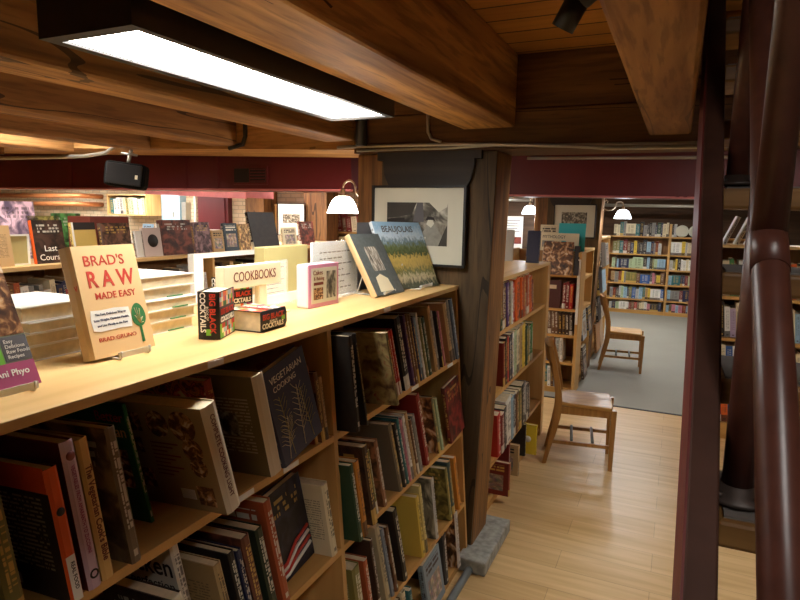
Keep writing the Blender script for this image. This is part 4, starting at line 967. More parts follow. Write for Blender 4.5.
o = display_book(-1.190, 2.50, W_, H_, T_, 25, (206, 214, 220), M['vineyard'], 'large vineyard photo book with tall serif title, at the bookcase end', yaw=-17, roll=1)
cover_text(o, 'BEAUJOLAIS', 0.046, W_, T_, 0.47, 0.305, 'slate', 0.92, 0.0006)
stand(-1.14, 2.70, 0.2, 'clear stand under the large vineyard book')
s = thing('sign_holder', 'empty clear-backed grey holder behind the vineyard book', 'sign holder', T3(-1.36, 2.50, ZT) @ RZ(-17))
Mb('slate').box(-0.006, 0, -0.02, 0.25, 0.0, 0.315).box(-0.06, 0.02, -0.02, 0.25, 0, 0.004).build('panel', s)
# ------------------------------------------------------------------ second row of bookcases (left)
MIX = ['dark brown', 'brown', 'black', 'charcoal', 'dark red', 'cream', 'tan', 'grey', 'rust', 'olive', 'navy', 'white']
c2 = thing('bookcase', 'long bookcase parallel behind the foreground one, displays along its top', 'bookcase', T3(-3.95, 4.0, 0))
wpart(Mb('birch').box(-4.35, -3.59, 1.45, 6.5, 1.465, 1.49), 'top_board', c2)
for y in (1.46, 2.72, 3.98, 5.24, 6.47): wpart(Mb('birchz').box(-4.34, -3.6, y, y+0.024, 0, 1.465), 'side_panel', c2)
wpart(Mb('backply').box(-3.97, -3.955, 1.484, 6.47, 0, 1.465), 'back_panel', c2)
for z in (1.11, 0.74, 0.40, 0.07): wpart(Mb('edge').box(-3.955, -3.6, 1.484, 6.47, z-0.022, z), 'shelf', c2)
GR = 'books on the shelves of the second bookcase row'
r2 = random.Random(21)
names2 = ['near', 'second', 'third', 'last']
for bi, (a, b) in enumerate(((1.486, 2.718), (2.746, 3.978), (4.006, 5.238))):
    fill_row(T3(-3.63, 0, 1.1105), a, b, None, 'on upper shelf of second row, %s bay' % names2[bi], GR, pages=False, palette=MIX, rnd=r2, lean=6, Tr=(0.02, 0.06), hmax=0.30, stuff=True)
    if bi < 2: fill_row(T3(-3.63, 0, 0.7405), a, b, None, 'on middle shelf of second row, %s bay' % names2[bi], GR, pages=False, palette=MIX, rnd=r2, lean=6, Tr=(0.03, 0.07), hmax=0.30, stuff=True)
GD = 'books displayed on the second bookcase row'
def disp2(y, W, H, c, art, label, x=-3.66, T=0.03, tilt=8, yaw=0, text=None, tm='whiteink', tz=0.5, spine=None, ts=None):
    m = T3(x, y, 1.4905) @ RZ(yaw) @ RY(-tilt) @ RZ(-90) @ T3(0, -T, 0)
    o = make_book(m, T, H, W, c, art, label, GD, True, 'book', spine)
    if text:
        for j, tx in enumerate(text): lettering(o, tx, ts or W*0.26, T3(-W*0.5, T+0.001, H*tz - j*(ts or W*0.26)*1.05) @ RX(90) @ RY(180), tm, 'title_lettering')
    return o
disp2(2.13, 0.20, 0.25, 'tan', 'text', 'tan book at the left photo edge on second bookcase row')
disp2(2.50, 0.21, 0.28, (52, 34, 28), 'full', 'dark brown book titled in pale letters on the second bookcase row', text=('Last', 'Course'), tz=0.34, spine=M['orangesp'], x=-3.70)
f = thing('small_frame', 'small white-rimmed frame beside the dark brown titled book', 'frame', T3(-3.72, 2.37, 1.4905))
Mb('white').box(-0.01, 0.0, -0.10, -0.09, 0, 0.19).box(-0.01, 0.0, 0.09, 0.10, 0, 0.19).box(-0.01, 0.0, -0.09, 0.09, 0.18, 0.19).box(-0.01, 0, -0.09, 0.09, 0, 0.008).build('rim', f)
Mb('olive').box(-0.012, -0.009, -0.09, 0.09, 0.008, 0.18).build('panel', f)
o = disp2(2.745, 0.18, 0.265, (206, 176, 96), 'plain', 'yellow book with black top band, second bookcase row')
Mb('ink').box(-0.18, 0, 0.03, 0.0308, 0.215, 0.265).build('cover_band', o); Mb('whiteink').box(-0.014, 0, 0.03, 0.0309, 0.0, 0.265).build('cover_band', o)
disp2(2.975, 0.24, 0.26, (96, 70, 58), 'full', 'brown patterned book right of the yellow one, second row', T=0.04)
disp2(3.255, 0.06, 0.20, 'white', 'plain', 'narrow white book beside the round-emblem book')
o = disp2(3.33, 0.17, 0.22, (210, 192, 184), 'plain', 'pinkish white book with a dark round emblem on its cover')
Mb('ink').lathe([(0, 0), (0.05, 0), (0.05, 0.001), (0, 0.001)], 24).build('emblem', o, T3(-0.085, 0.031, 0.12) @ RX(-90))
disp2(3.51, 0.32, 0.28, (104, 56, 44), 'full', 'large reddish patterned book in the middle of second row', T=0.04)
disp2(3.86, 0.19, 0.26, (120, 96, 104), 'full', 'mauve patterned book right of the large reddish one')
disp2(4.07, 0.14, 0.19, 'tan', 'photo', 'tan picture book left of the dark slate book')
disp2(4.225, 0.18, 0.25, (56, 72, 84), 'photo', 'slate blue book with golden upper half, second row')
disp2(4.43, 0.15, 0.24, (190, 160, 112), 'full', 'pale tan slanted book behind the tall black poster')
disp2(4.60, 0.40, 0.36, (26, 20, 20), 'plain', 'tall black poster-like book leaning on the second bookcase row', tilt=14, x=-3.64)
disp2(5.10, 0.24, 0.20, 'cream', 'photo', 'cream book right of the tall black poster')
disp2(5.42, 0.26, 0.26, (116, 56, 44), 'full', 'brown-red book at right end of second bookcase row')
# flat pale boxes
tag(Mb('cream').box(-4.05, -3.80, 2.78, 3.10, 1.4905, 1.5105, bev=0.003).build('book'), 'pale book lying flat behind the yellow book, second row', 'book', GD)
# back half displays of row 2
for (y, W, H, c, lb) in ((2.55, 0.26, 0.40, 'lilac', 'lilac poster book standing tall behind the dark brown one'), (2.95, 0.22, 0.32, 'green', 'green book behind the dark brown titled book'), (2.25, 0.24, 0.38, 'tan', 'tan book standing behind the small white-rimmed frame'), (2.75, 0.24, 0.30, 'olive', 'olive book in back half of second row')):
    disp2(y, W, H, c, 'full', lb, x=-4.12, tilt=6)
o = tag(Mb('brownink').box(-4.1, -3.86, 3.02, 3.36, 1.4905, 1.79, bev=0.004).build('book_box'), 'brown box standing behind the patterned brown book', 'box')

# ------------------------------------------------------------------ far left background
ws = thing('hanging_bookshelf', 'birch wall bookshelf high on the brick wall at far left', 'bookshelf', T3(-10.02, 9.0, 1.72))
Mb('birchz').box(0.52, 0.55, -0.32, 0.19, 0, 0.42).build('side_panel', ws); Mb('birchz').box(-0.55, -0.52, -0.32, 0.19, 0, 0.42).build('side_panel', ws)
Mb('birch').box(-0.52, 0.52, -0.32, 0.19, 0.0, 0.025).build('shelf', ws); Mb('birch').box(-0.52, 0.52, -0.32, 0.19, 0.395, 0.42).build('top_board', ws)
Mb('birchz').box(-0.52, 0.52, 0.17, 0.19, 0.025, 0.395).build('back_panel', ws)
fill_row(shelf_frame(0, 8.72, 1.746, 'Y'), -10.52, -9.55, None, 'on wall bookshelf at far left', 'books on the far left wall shelf', pages=False, palette=['white', 'pale blue', 'blue', 'teal', 'cream', 'pale grey', 'olive', 'pale green'], rnd=random.Random(4), Tr=(0.05, 0.11), Hr=(0.28, 0.34), lean=5, arts=('plain',))
for (z, x1, lb) in ((1.93, -11.5, 'lower'), (2.10, -11.5, 'upper')):
    tag(Mb('copper').tube([(-14.98, 8.7, z), (x1, 8.7, z), (x1+0.12, 8.72, z), (x1+0.16, 9.0, z), (x1+0.16, 9.2, z)], 0.05, 14).build('copper_pipe'), '%s of two copper-coloured pipes along the far left brick wall' % lb, 'pipe')
p = thing('electrical_panel', 'pale blue-grey electrical panel on far left brick wall', 'electrical panel', T3(-9.2, 9.14, 1.6))
Mb('bluegrey').box(-0.25, 0.25, -0.12, 0.06, 0, 0.58, bev=0.01).build('cabinet', p); Mb('steel').box(0.06, 0.09, -0.14, -0.12, 0.1, 0.2).build('latch', p)
Mb('steel').box(0.25, 0.36, -0.08, 0.06, 0.05, 0.4, bev=0.005).build('side_box', p)
tag(Mb('white').tube([(-8.68, 9.15, 0.3), (-8.68, 9.15, 2.25), (-8.66, 9.15, 2.35)], 0.025).build('wall_conduit'), 'white vertical conduit on brick wall by the maroon door', 'conduit')
d = struct(Mb('maroon').box(-8.55, -7.8, 9.08, 9.2, 0, 2.3), 'door_1')
Mb('maroon').box(-8.48, -7.87, 9.06, 9.08, 0.02, 2.15).build('door_leaf', d); Mb('brass').box(-7.97, -7.92, 9.01, 9.06, 0.98, 1.06).build('door_handle', d)
tag(Mb('post').box(-5.4, -4.98, 8.05, 8.4, 0, 2.6).build('timber_post'), 'timber post at far left back, behind the glowing lamp', 'post')
tag(Mb('post').box(-7.0, -6.6, 8.6, 9.0, 0, 2.6).build('timber_post'), 'timber post near the maroon door at far left back', 'post')
def simple_case(mx, W, D, H, shelves, label, wm='birchz', sm='edge', divs=(), top=True):
    """open bookcase: front at local x=0 (outward +x), runs along +y from 0 to W"""
    k = thing('bookcase', label, 'bookcase', mx)
    for i, y in enumerate((0, W-0.03)): Mb(wm).box(-D, 0, y, y+0.03, 0, H).build('side_panel', k)
    for y in divs: Mb(wm).box(-D, 0, y-0.02, y+0.02, 0, H).build('divider', k)
    if top: Mb('birch' if wm == 'birchz' else wm).box(-D, 0.004, -0.004, W+0.004, H, H+0.024).build('top_board', k)
    Mb('backply').box(-D, -D+0.01, 0.03, W-0.03, 0, H).build('back_panel', k)
    ys = [0.03] + [v for d_ in divs for v in (d_-0.02, d_+0.02)] + [W-0.03]
    for z in shelves:
        for a, b in zip(ys[::2], ys[1::2]): Mb(sm).box(-D+0.01, -0.003, a, b, z-0.025, z).build('shelf', k)
    Mb(sm).box(-0.03, -0.012, 0.03, W-0.03, 0, max(0.02, min(shelves)-0.025)).build('kickboard', k)
    return k
# brown shelves behind the lamp on the left, and beyond
mx = T3(-5.6, 9.0, 0) @ RZ(-90)
LC = [('far left rear bookcase behind the lamp', T3(-5.12, 8.5, 0) @ RZ(-90), 1.2, 11), ('rear bookcase left of the white framed print', T3(-6.55, 8.85, 0) @ RZ(-90), 1.1, 12)]
for nm, mx, W, sd in LC:
    simple_case(mx, W, 0.3, 1.95, (0.1, 0.5, 0.88, 1.2, 1.54), nm)
    rr = random.Random(sd)
    for i, z in enumerate((1.54, 1.2)):
        fill_row(mx @ T3(-0.03, 0, z+0.0005), 0.04, W-0.04, None, 'on %s shelf of %s' % (['top', 'second'][i], nm.split(' behind')[0].split(' left')[0]), 'books on the rear left bookcases', pages=False, palette=['rust', 'orange', 'brown', 'cream', 'tan', 'pale blue', 'white', 'dark red', 'yellow'], rnd=rr, Tr=(0.05, 0.12), Hr=(0.22, 0.3), lean=7, arts=('full',), stuff=True)
# long table of bright books between (behind the second row)
tb = thing('display_table', 'white-topped display table at far left behind the second bookcase row', 'table', T3(-6.4, 6.9, 0))
Mb('white').box(-1.2, 1.2, -0.3, 0.3, 1.33, 1.37, bev=0.004).build('table_top', tb)
for sx_ in (-1.12, 1.12):
    for sy_ in (-0.24, 0.24): Mb('birchz').box(sx_-0.03, sx_+0.03, sy_-0.03, sy_+0.03, 0, 1.33).build('leg', tb)
rr = random.Random(5)
cs = ['pale blue', 'white', 'red', 'cream', 'tan', 'white', 'orange', 'pale grey', 'brown']
for i, cc in enumerate(cs):
    W = rr.uniform(0.16, 0.22); x = -7.5 + 0.26*i
    m = T3(x, 6.8, 1.3705) @ RX(-8) @ RZ(180)
    m = T3(x, 6.75, 1.3705) @ RZ(-90) @ RY(-8) @ RZ(-90) @ T3(0, -0.03, 0)
    make_book(m, 0.03, rr.uniform(0.2, 0.28), W, cc, 'photo', '%s book, %s from left on the far left display table' % (cc, ORD[i]), 'books on the far left display table', False)

# ------------------------------------------------------------------ second aisle bookcase (behind the near post)
k = simple_case(T3(-0.955, 3.28, 0), 1.76, 0.36, 1.45, (1.135, 0.745, 0.31, 0.06), 'birch bookcase facing the aisle right behind the near post', divs=())
Mb('birchz').box(-0.36, 0.008, 1.67, 1.765, 0, 1.452).build('end_stile', k)
A1 = 'books in the bookcase behind the near post'
PX = lambda z, inset=0: T3(-0.96+inset, 0, z+0.0005)
wh = lambda s_: 'on %s shelf of bookcase behind near post' % s_
fill_row(PX(1.135), 3.58, 4.95, [('dark green', 0.056, 0.292, .2, 'plain'), ('brown', 0.056, 0.298, .2, 'plain'), ('navy', 0.056, 0.298, .2, 'plain'), ('purple', 0.056, 0.298, .2, 'plain'), ('charcoal', 0.045, 0.292, .2, 'text'), ('white', 0.034, 0.292, .2, 'plain'), ('red', 0.078, 0.270, .2, 'plain'), ('orange', 0.078, 0.298, .2, 'plain'), ('orange', 0.078, 0.298, .2, 'full'), ('orange', 0.045, 0.298, .2, 'plain'), ('rust', 0.078, 0.292, .2, 'photo'),
  ('pale grey', 0.045, 0.162, .2, 'text'), ('rust', 0.078, 0.298, .2, 'plain'), ('orange', 0.090, 0.270, .2, 'full'), ('dark red', 0.045, 0.238, .2, 'plain')], wh('top'), A1, lean=11)
fill_row(PX(0.745), 3.72, 4.95, [('dark red', 0.045, 0.302, .2, 'plain'), ('black', 0.056, 0.324, .2, 'plain'), ('red', 0.034, 0.324, .2, 'plain'), ('charcoal', 0.056, 0.313, .2, 'text'), ('navy', 0.045, 0.324, .2, 'plain'), ('white', 0.045, 0.324, .2, 'plain'), ('pale green', 0.067, 0.324, .2, 'full'), ('cream', 0.084, 0.324, .2, 'plain'), ('tan', 0.084, 0.335, .2, 'plain'), ('yellow', 0.084, 0.335, .2, 'plain'), ('dark green', 0.056, 0.313, .2, 'full'), ('olive', 0.056, 0.302, .2, 'plain'), ('black', 0.056, 0.281, .2, 'plain'), ('green', 0.056, 0.302, .2, 'plain')], wh('second'), A1, lean=10)
fill_row(PX(0.31, 0.02), 3.6, 4.95, [('red', 0.068, 0.300, .2, 'plain'), ('dark red', 0.068, 0.280, .2, 'text'), ('charcoal', 0.068, 0.300, .2, 'plain'), ('white', 0.135, 0.330, .2, 'text'), ('pale blue', 0.054, 0.320, .2, 'plain'), ('navy', 0.068, 0.320, .2, 'plain'), ('brown', 0.081, 0.310, .2, 'plain'), ('olive', 0.068, 0.310, .2, 'plain'), ('black', 0.095, 0.330, .2, 'plain'), ('pale grey', 0.041, 0.330, .2, 'plain'), ('black', 0.068, 0.300, .2, 'plain'), ('dark brown', 0.068, 0.280, .2, 'text')], wh('third'), A1, lean=11)
# face-out books along the bottom
def fo(P, s_, W, H, c, art, label, T=0.03, tilt=6, inset=0.0, group=None, roll=0):
    return make_book(faceout(P, s_, W, H, T, tilt, roll, inset), T, H, W, c, art, label, group)
def bb(s_, T, H, D, c, art, label, inset, lean=2): return make_book(place(PX(0.06), s_, T, lean=lean, inset=inset), T, H, D, c, art, label, A1)
bb(3.60, 0.035, 0.225, 0.24, (136, 50, 46), 'photo', 'red and black picture book jutting out at bottom beside the near post', -0.09)
bb(3.86, 0.03, 0.25, 0.22, 'dark red', 'plain', 'dark red book on bottom shelf behind the tan jutting one', -0.02)
bb(3.93, 0.03, 0.225, 0.24, (188, 160, 116), 'photo', 'tan picture book jutting out from the bottom shelf, aisle side', -0.07)
bb(4.30, 0.03, 0.25, 0.24, 'black', 'plain', 'black book just behind the bright yellow one, bottom shelf', -0.03)
o = bb(4.36, 0.03, 0.235, 0.26, (232, 202, 56), 'plain', 'bright yellow book jutting out from the bottom shelf near the chair', -0.10)
Mb('ink').prism([(-0.20, 0.05), (-0.14, 0.05), (-0.17, 0.14)], -0.0012, -0.0003, 'Y').build('cover_mark', o); Mb('whiteink').lathe([(0, 0), (0.025, 0), (0.025, 0.001), (0, 0.001)], 16).build('emblem', o, T3(-0.06, -0.0002, 0.12) @ RX(90))
# things standing on top of it
ZS = 1.4745
def dispX(x, y, z, W, H, T, c, art, label, facing=-90, tilt=8, group=None):
    m = T3(x, y, z+0.0005) @ RZ(facing) @ RY(-tilt) @ RZ(-90) @ T3(0, -T, 0)
    return make_book(m, T, H, W, c, art, label, group)
GT = 'books displayed on the aisle bookcase tops'
dispX(-1.105, 4.82, ZS, 0.10, 0.26, 0.03, 'navy', 'plain', 'navy book standing upright on the bookcase behind near post', group=GT)
dispX(-1.30, 4.90, ZS, 0.06, 0.26, 0.03, 'pale grey', 'plain', 'pale grey book standing behind the navy one', group=GT)

# ------------------------------------------------------------------ middle bookcase, end shelves facing the camera
k = simple_case(T3(-1.62, 6.28, 0) @ RZ(-90) @ T3(0, 0, 0), 0.745, 0.34, 1.49, (1.256, 0.902, 0.627, 0.337, 0.06), 'tall birch bookcase beyond the near chair, books facing the camera', top=False)
Mb('birch').box(-0.34, 0, 0, 0.03, 1.49, 1.50).build('top_cap', k)
A2 = 'books in the bookcase beyond the near chair'
P = lambda z: shelf_frame(-1.62, 6.30, z+0.0005, 'Y')
w2 = lambda s_: 'on %s shelf of bookcase beyond near chair' % s_
fill_row(P(0.902), 0.26, 0.715, [('black', .04, .27, .2, 'plain'), ('charcoal', .03, .26, .2, 'plain'), ('maroon', .03, .29, .2, 'plain')], w2('second'), A2)
o = make_book(faceout(P(0.902), 0.365, 0.19, 0.29, 0.03, 4, 0, 0.0), 0.03, 0.29, 0.19, (74, 30, 26), 'plain', 'dark brown ornate book facing out on second shelf beyond near chair', A2)
Mb('brass').box(-0.14, -0.05, 0.03, 0.0312, 0.20, 0.24).build('cover_mark', o)
fill_row(P(0.902), 0.57, 0.715, [('dark red', .035, .27, .2, 'plain'), ('dark red', .035, .28, .2, 'plain', {'cn': 'deep red'}), ('red', .035, .26, .2, 'plain')], w2('second') , A2, start=5)
fill_row(P(0.627), 0.24, 0.715, [('green', .07, .24, .2, 'plain'), ('teal', .05, .24, .2, 'plain'), ('tan', .04, .25, .2, 'plain')] + [('brown', .035, .26, .2, 'plain')]*4 + [('dark brown', .035, .23, .2, 'plain')]*4, w2('third'), A2, lean=3)
fill_row(P(0.337), 0.24, 0.715, [('white', .03, .24, .2, 'plain'), ('yellow', .03, .25, .2, 'plain'), ('cream', .03, .24, .2, 'plain'), ('pale blue', .04, .25, .2, 'plain'), ('red', .025, .26, .2, 'plain'), ('pale grey', .04, .25, .2, 'plain'), ('blue', .03, .25, .2, 'plain'), ('white', .03, .26, .2, 'plain'), ('rust', .03, .23, .2, 'plain'), ('pale grey', .04, .25, .2, 'plain'), ('white', .03, .25, .2, 'plain')], w2('fourth'), A2, lean=3)
fill_row(P(0.06), 0.24, 0.715, [('charcoal', .04, .22, .2, 'plain'), ('olive', .04, .23, .2, 'plain'), ('teal', .05, .22, .2, 'plain'), ('pale blue', .05, .23, .2, 'plain'), ('teal', .04, .22, .2, 'plain'), ('white', .03, .22, .2, 'plain'), ('brown', .03, .22, .2, 'plain'), ('grey', .04, .2, .2, 'plain')], w2('bottom'), A2, lean=3)
# display of books on its sloped top shelf
dispX(-1.26, 6.24, 1.2565, 0.30, 0.34, 0.03, (210, 198, 170), M['meal'], 'large cream book with classical figures on the tall bookcase top shelf', tilt=8, group=GT)
dispX(-0.945, 6.26, 1.2565, 0.05, 0.30, 0.03, 'charcoal', 'plain', 'dark book leaning at right of the classical figures book', tilt=6, group=GT)
s = thing('shelf_sign', 'pale banner sign with lettering above the classical figures book', 'sign', T3(-1.13, 6.42, 1.256))
Mb('cream').box(-0.20, 0.20, -0.01, 0.0, 0.34, 0.42).build('sign_board', s); Mb('cream').box(-0.02, 0.02, -0.008, 0.0, 0.0, 0.34).build('post', s)
Mb('cream').box(0.07, 0.2, -0.012, 0, 0.26, 0.40).build('tab', s)
lettering(s, 'MYTHOLOGY', 0.045, T3(-0.055, -0.0112, 0.38) @ RX(90), 'ink', 'lettering', sx=0.85)
dispX(-1.15, 6.46, 1.49, 0.27, 0.29, 0.02, (60, 196, 206), 'plain', 'bright turquoise book standing behind the banner sign', tilt=5, group=GT)
dispX(-1.34, 6.45, 1.49, 0.18, 0.27, 0.02, 'cream', 'photo', 'cream book left of the turquoise book', tilt=5, group=GT)
sb = simple_case(T3(-0.885, 6.64, 0), 0.70, 0.32, 1.47, (1.2, 0.86, 0.50, 0.06), 'narrow bookcase side facing the aisle just before the farther post')
P7 = lambda z: T3(-0.885, 6.64, z+0.0005)
A3 = 'books facing the aisle before the farther post'
tag(Mb('whiteink').box(-0.905, -0.878, 6.276, 6.2805, 0.75, 1.42).build('paper_notice'), 'long pale paper strip taped to the bookcase edge', 'paper')
fo(P7(0.86), 0.1, 0.22, 0.26, 'red', 'plain', 'red book facing out by the paper strip', inset=0.05, group=A3)
fo(P7(0.5), 0.06, 0.3, 0.33, (200, 204, 206), 'photo', 'white and black book facing out low by the farther post', inset=-0.02, group=A3)
fo(P7(0.5), 0.38, 0.26, 0.33, (60, 62, 70), 'photo', 'dark grey book facing out low by the farther post', inset=-0.04, group=A3)
fo(P7(0.06), 0.10, 0.26, 0.36, (78, 66, 60), 'photo', 'dark brown book facing out on bottom shelf by the farther post', inset=-0.05, group=A3)
# poster behind on the left between
pz = thing('wall_notice', 'white notice sheet with two dark pictures left of the navy book', 'notice', T3(-2.02, 7.9, 1.42))
Mb('white').box(-0.15, 0.15, -0.006, 0.0, 0, 0.42).build('sheet', pz)
for i in (-0.075, 0.075): Mb('brownink').box(i-0.06, i+0.06, -0.008, -0.006, 0.06, 0.15).build('picture', pz)
for j in range(5): Mb('slate').box(-0.11, 0.11-0.03*(j % 2), -0.008, -0.006, 0.22+0.035*j, 0.228+0.035*j).build('printed_line', pz)
struct(Mb('farwall').box(-3.6, -1.7, 7.92, 8.0, 0, 2.6), 'wall_partition')
tag(Mb('steel').tube([(-3.5, 7.85, 2.06), (-1.75, 7.85, 2.06)], 0.03).build('wall_conduit'), 'pale pipe along dark partition wall behind the small lamp', 'pipe')
# ------------------------------------------------------------------ third bookcase (by the farther chair)
k = simple_case(T3(-0.93, 7.95, 0), 1.6, 0.34, 1.55, (1.2, 0.85, 0.5, 0.08), 'birch bookcase with face-out books just behind the farther chair')
A4 = 'face-out books behind the farther chair'
P8 = lambda z: T3(-0.93, 7.95, z+0.0005)
for (z, s_, W, H, c, a, lb) in ((1.2, 0.1, 0.4, 0.32, (92, 80, 70), 'plain', 'greyish brown book facing out at the top behind farther chair'), (0.85, 0.0, 0.32, 0.36, (26, 28, 36), 'plain', 'dark blue-black magazine facing out behind farther chair'),
     (0.85, 0.36, 0.4, 0.30, (160, 186, 204), 'plain', 'pale blue book sticking out behind farther chair'), (0.5, 0.05, 0.32, 0.33, (40, 38, 38), 'full', 'black and white patterned book behind the farther chair'), (0.5, 0.42, 0.3, 0.3, (196, 190, 176), 'full', 'pale spotted book low behind the farther chair'),
     (0.08, 0.1, 0.35, 0.38, (176, 120, 66), 'plain', 'orange-brown book on bottom shelf behind farther chair'), (0.08, 0.5, 0.35, 0.38, (190, 150, 110), 'plain', 'tan book on bottom shelf behind farther chair'), (1.2, 0.55, 0.35, 0.3, (150, 146, 140), 'photo', 'grey picture book facing out on top shelf behind farther chair')):
    fo(P8(z), s_ + 0.04, W, H, c, a, lb, inset=-0.07, group=A4, tilt=6)

# ------------------------------------------------------------------ far wall bookcase
FX0, FY = -1.575, 12.40
k = simple_case(T3(FX0, FY, 0) @ RZ(-90), 3.2, 0.32, 1.50, (1.16, 0.878, 0.593, 0.288, 0.07), 'large birch bookcase across the far wall of the shop', divs=(1.43,), top=False)
for a, b in ((0.03, 1.41), (1.45, 3.17)): Mb('edge').box(-0.32, -0.003, a, b, 1.475, 1.50).build('shelf', k)
Mb('birchz').box(-0.32, 0, 1.41, 1.45, 1.5, 1.74).build('divider', k)
FP = lambda z: shelf_frame(FX0, FY+0.03, z+0.0005, 'Y')
rf = random.Random(99)
FAR = ['navy', 'white', 'pale blue', 'cream', 'grey', 'pale grey', 'olive', 'teal', 'brown', 'dark red', 'tan', 'yellow', 'charcoal', 'pale green', 'blue', 'pink', 'black', 'white']
rowsF = [(1.50, 'top', ['charcoal', 'navy', 'grey', 'teal', 'pale grey', 'dark green', 'cream', 'black', 'pale blue']), (1.16, 'second', FAR + ['orange', 'yellow']), (0.878, 'third', FAR), (0.593, 'fourth', FAR), (0.288, 'fifth', FAR), (0.07, 'bottom', FAR + ['dark red', 'dark red', 'red', 'teal'])]
rowsF = [(1.50, 'top', rowsF[0][2]), (1.16, 'second', rowsF[1][2]), (0.878, 'third', FAR), (0.593, 'fourth', FAR), (0.288, 'fifth', FAR), (0.07, 'bottom', rowsF[5][2])]
hs = {1.5: 0.28, 1.16: 0.275, 0.878: 0.235, 0.593: 0.24, 0.288: 0.25, 0.07: 0.175}
for z, nm, pal in rowsF:
    hm = hs[z]
    fill_row(FP(z), 0.42, 1.405, None, 'on the %s shelf of far bookcase, left section' % nm, 'books on the far bookcase', pages=False, palette=pal, rnd=rf, Tr=(0.028, 0.07), wide=0.12, Hr=(hm*0.72, hm*0.98), hmax=hm, arts=('plain',), stuff=True)
    if z != 1.5: fill_row(FP(z), 1.455, 3.12, None, 'on the %s shelf of far bookcase, right section' % nm, 'books on the far bookcase', pages=False, palette=pal, rnd=rf, Tr=(0.028, 0.07), wide=0.12, Hr=(hm*0.72, hm*0.98), hmax=hm, arts=('plain',), stuff=True)
    else: fill_row(FP(z), 1.455, 1.56, None, 'on the top of far bookcase, right section', 'books on the far bookcase', pages=False, palette=pal, rnd=rf, Tr=(0.03, 0.05), Hr=(0.2, 0.25), hmax=0.28, arts=('plain',), stuff=True)
for x, lb in ((0.05, 'left of two round pale plates standing on top of the far bookcase'), (0.27, 'right of two round pale plates standing on top of the far bookcase')):
    k2 = Mb('mat').lathe([(0, 0), (0.06, 0.002), (0.085, 0.008), (0.112, 0.016), (0.112, 0.021), (0.08, 0.013), (0, 0.006)], 28)
    tag(k2.build('plate', None, T3(x, 12.42, 1.50+0.115) @ RX(98)), lb, 'plate')
tag(Mb('cream').box(0.28, 0.38, 12.70, 12.75, 1.88, 1.97, bev=0.004).build('wall_box'), 'small cream box on the dark far wall above the bookcase', 'box')

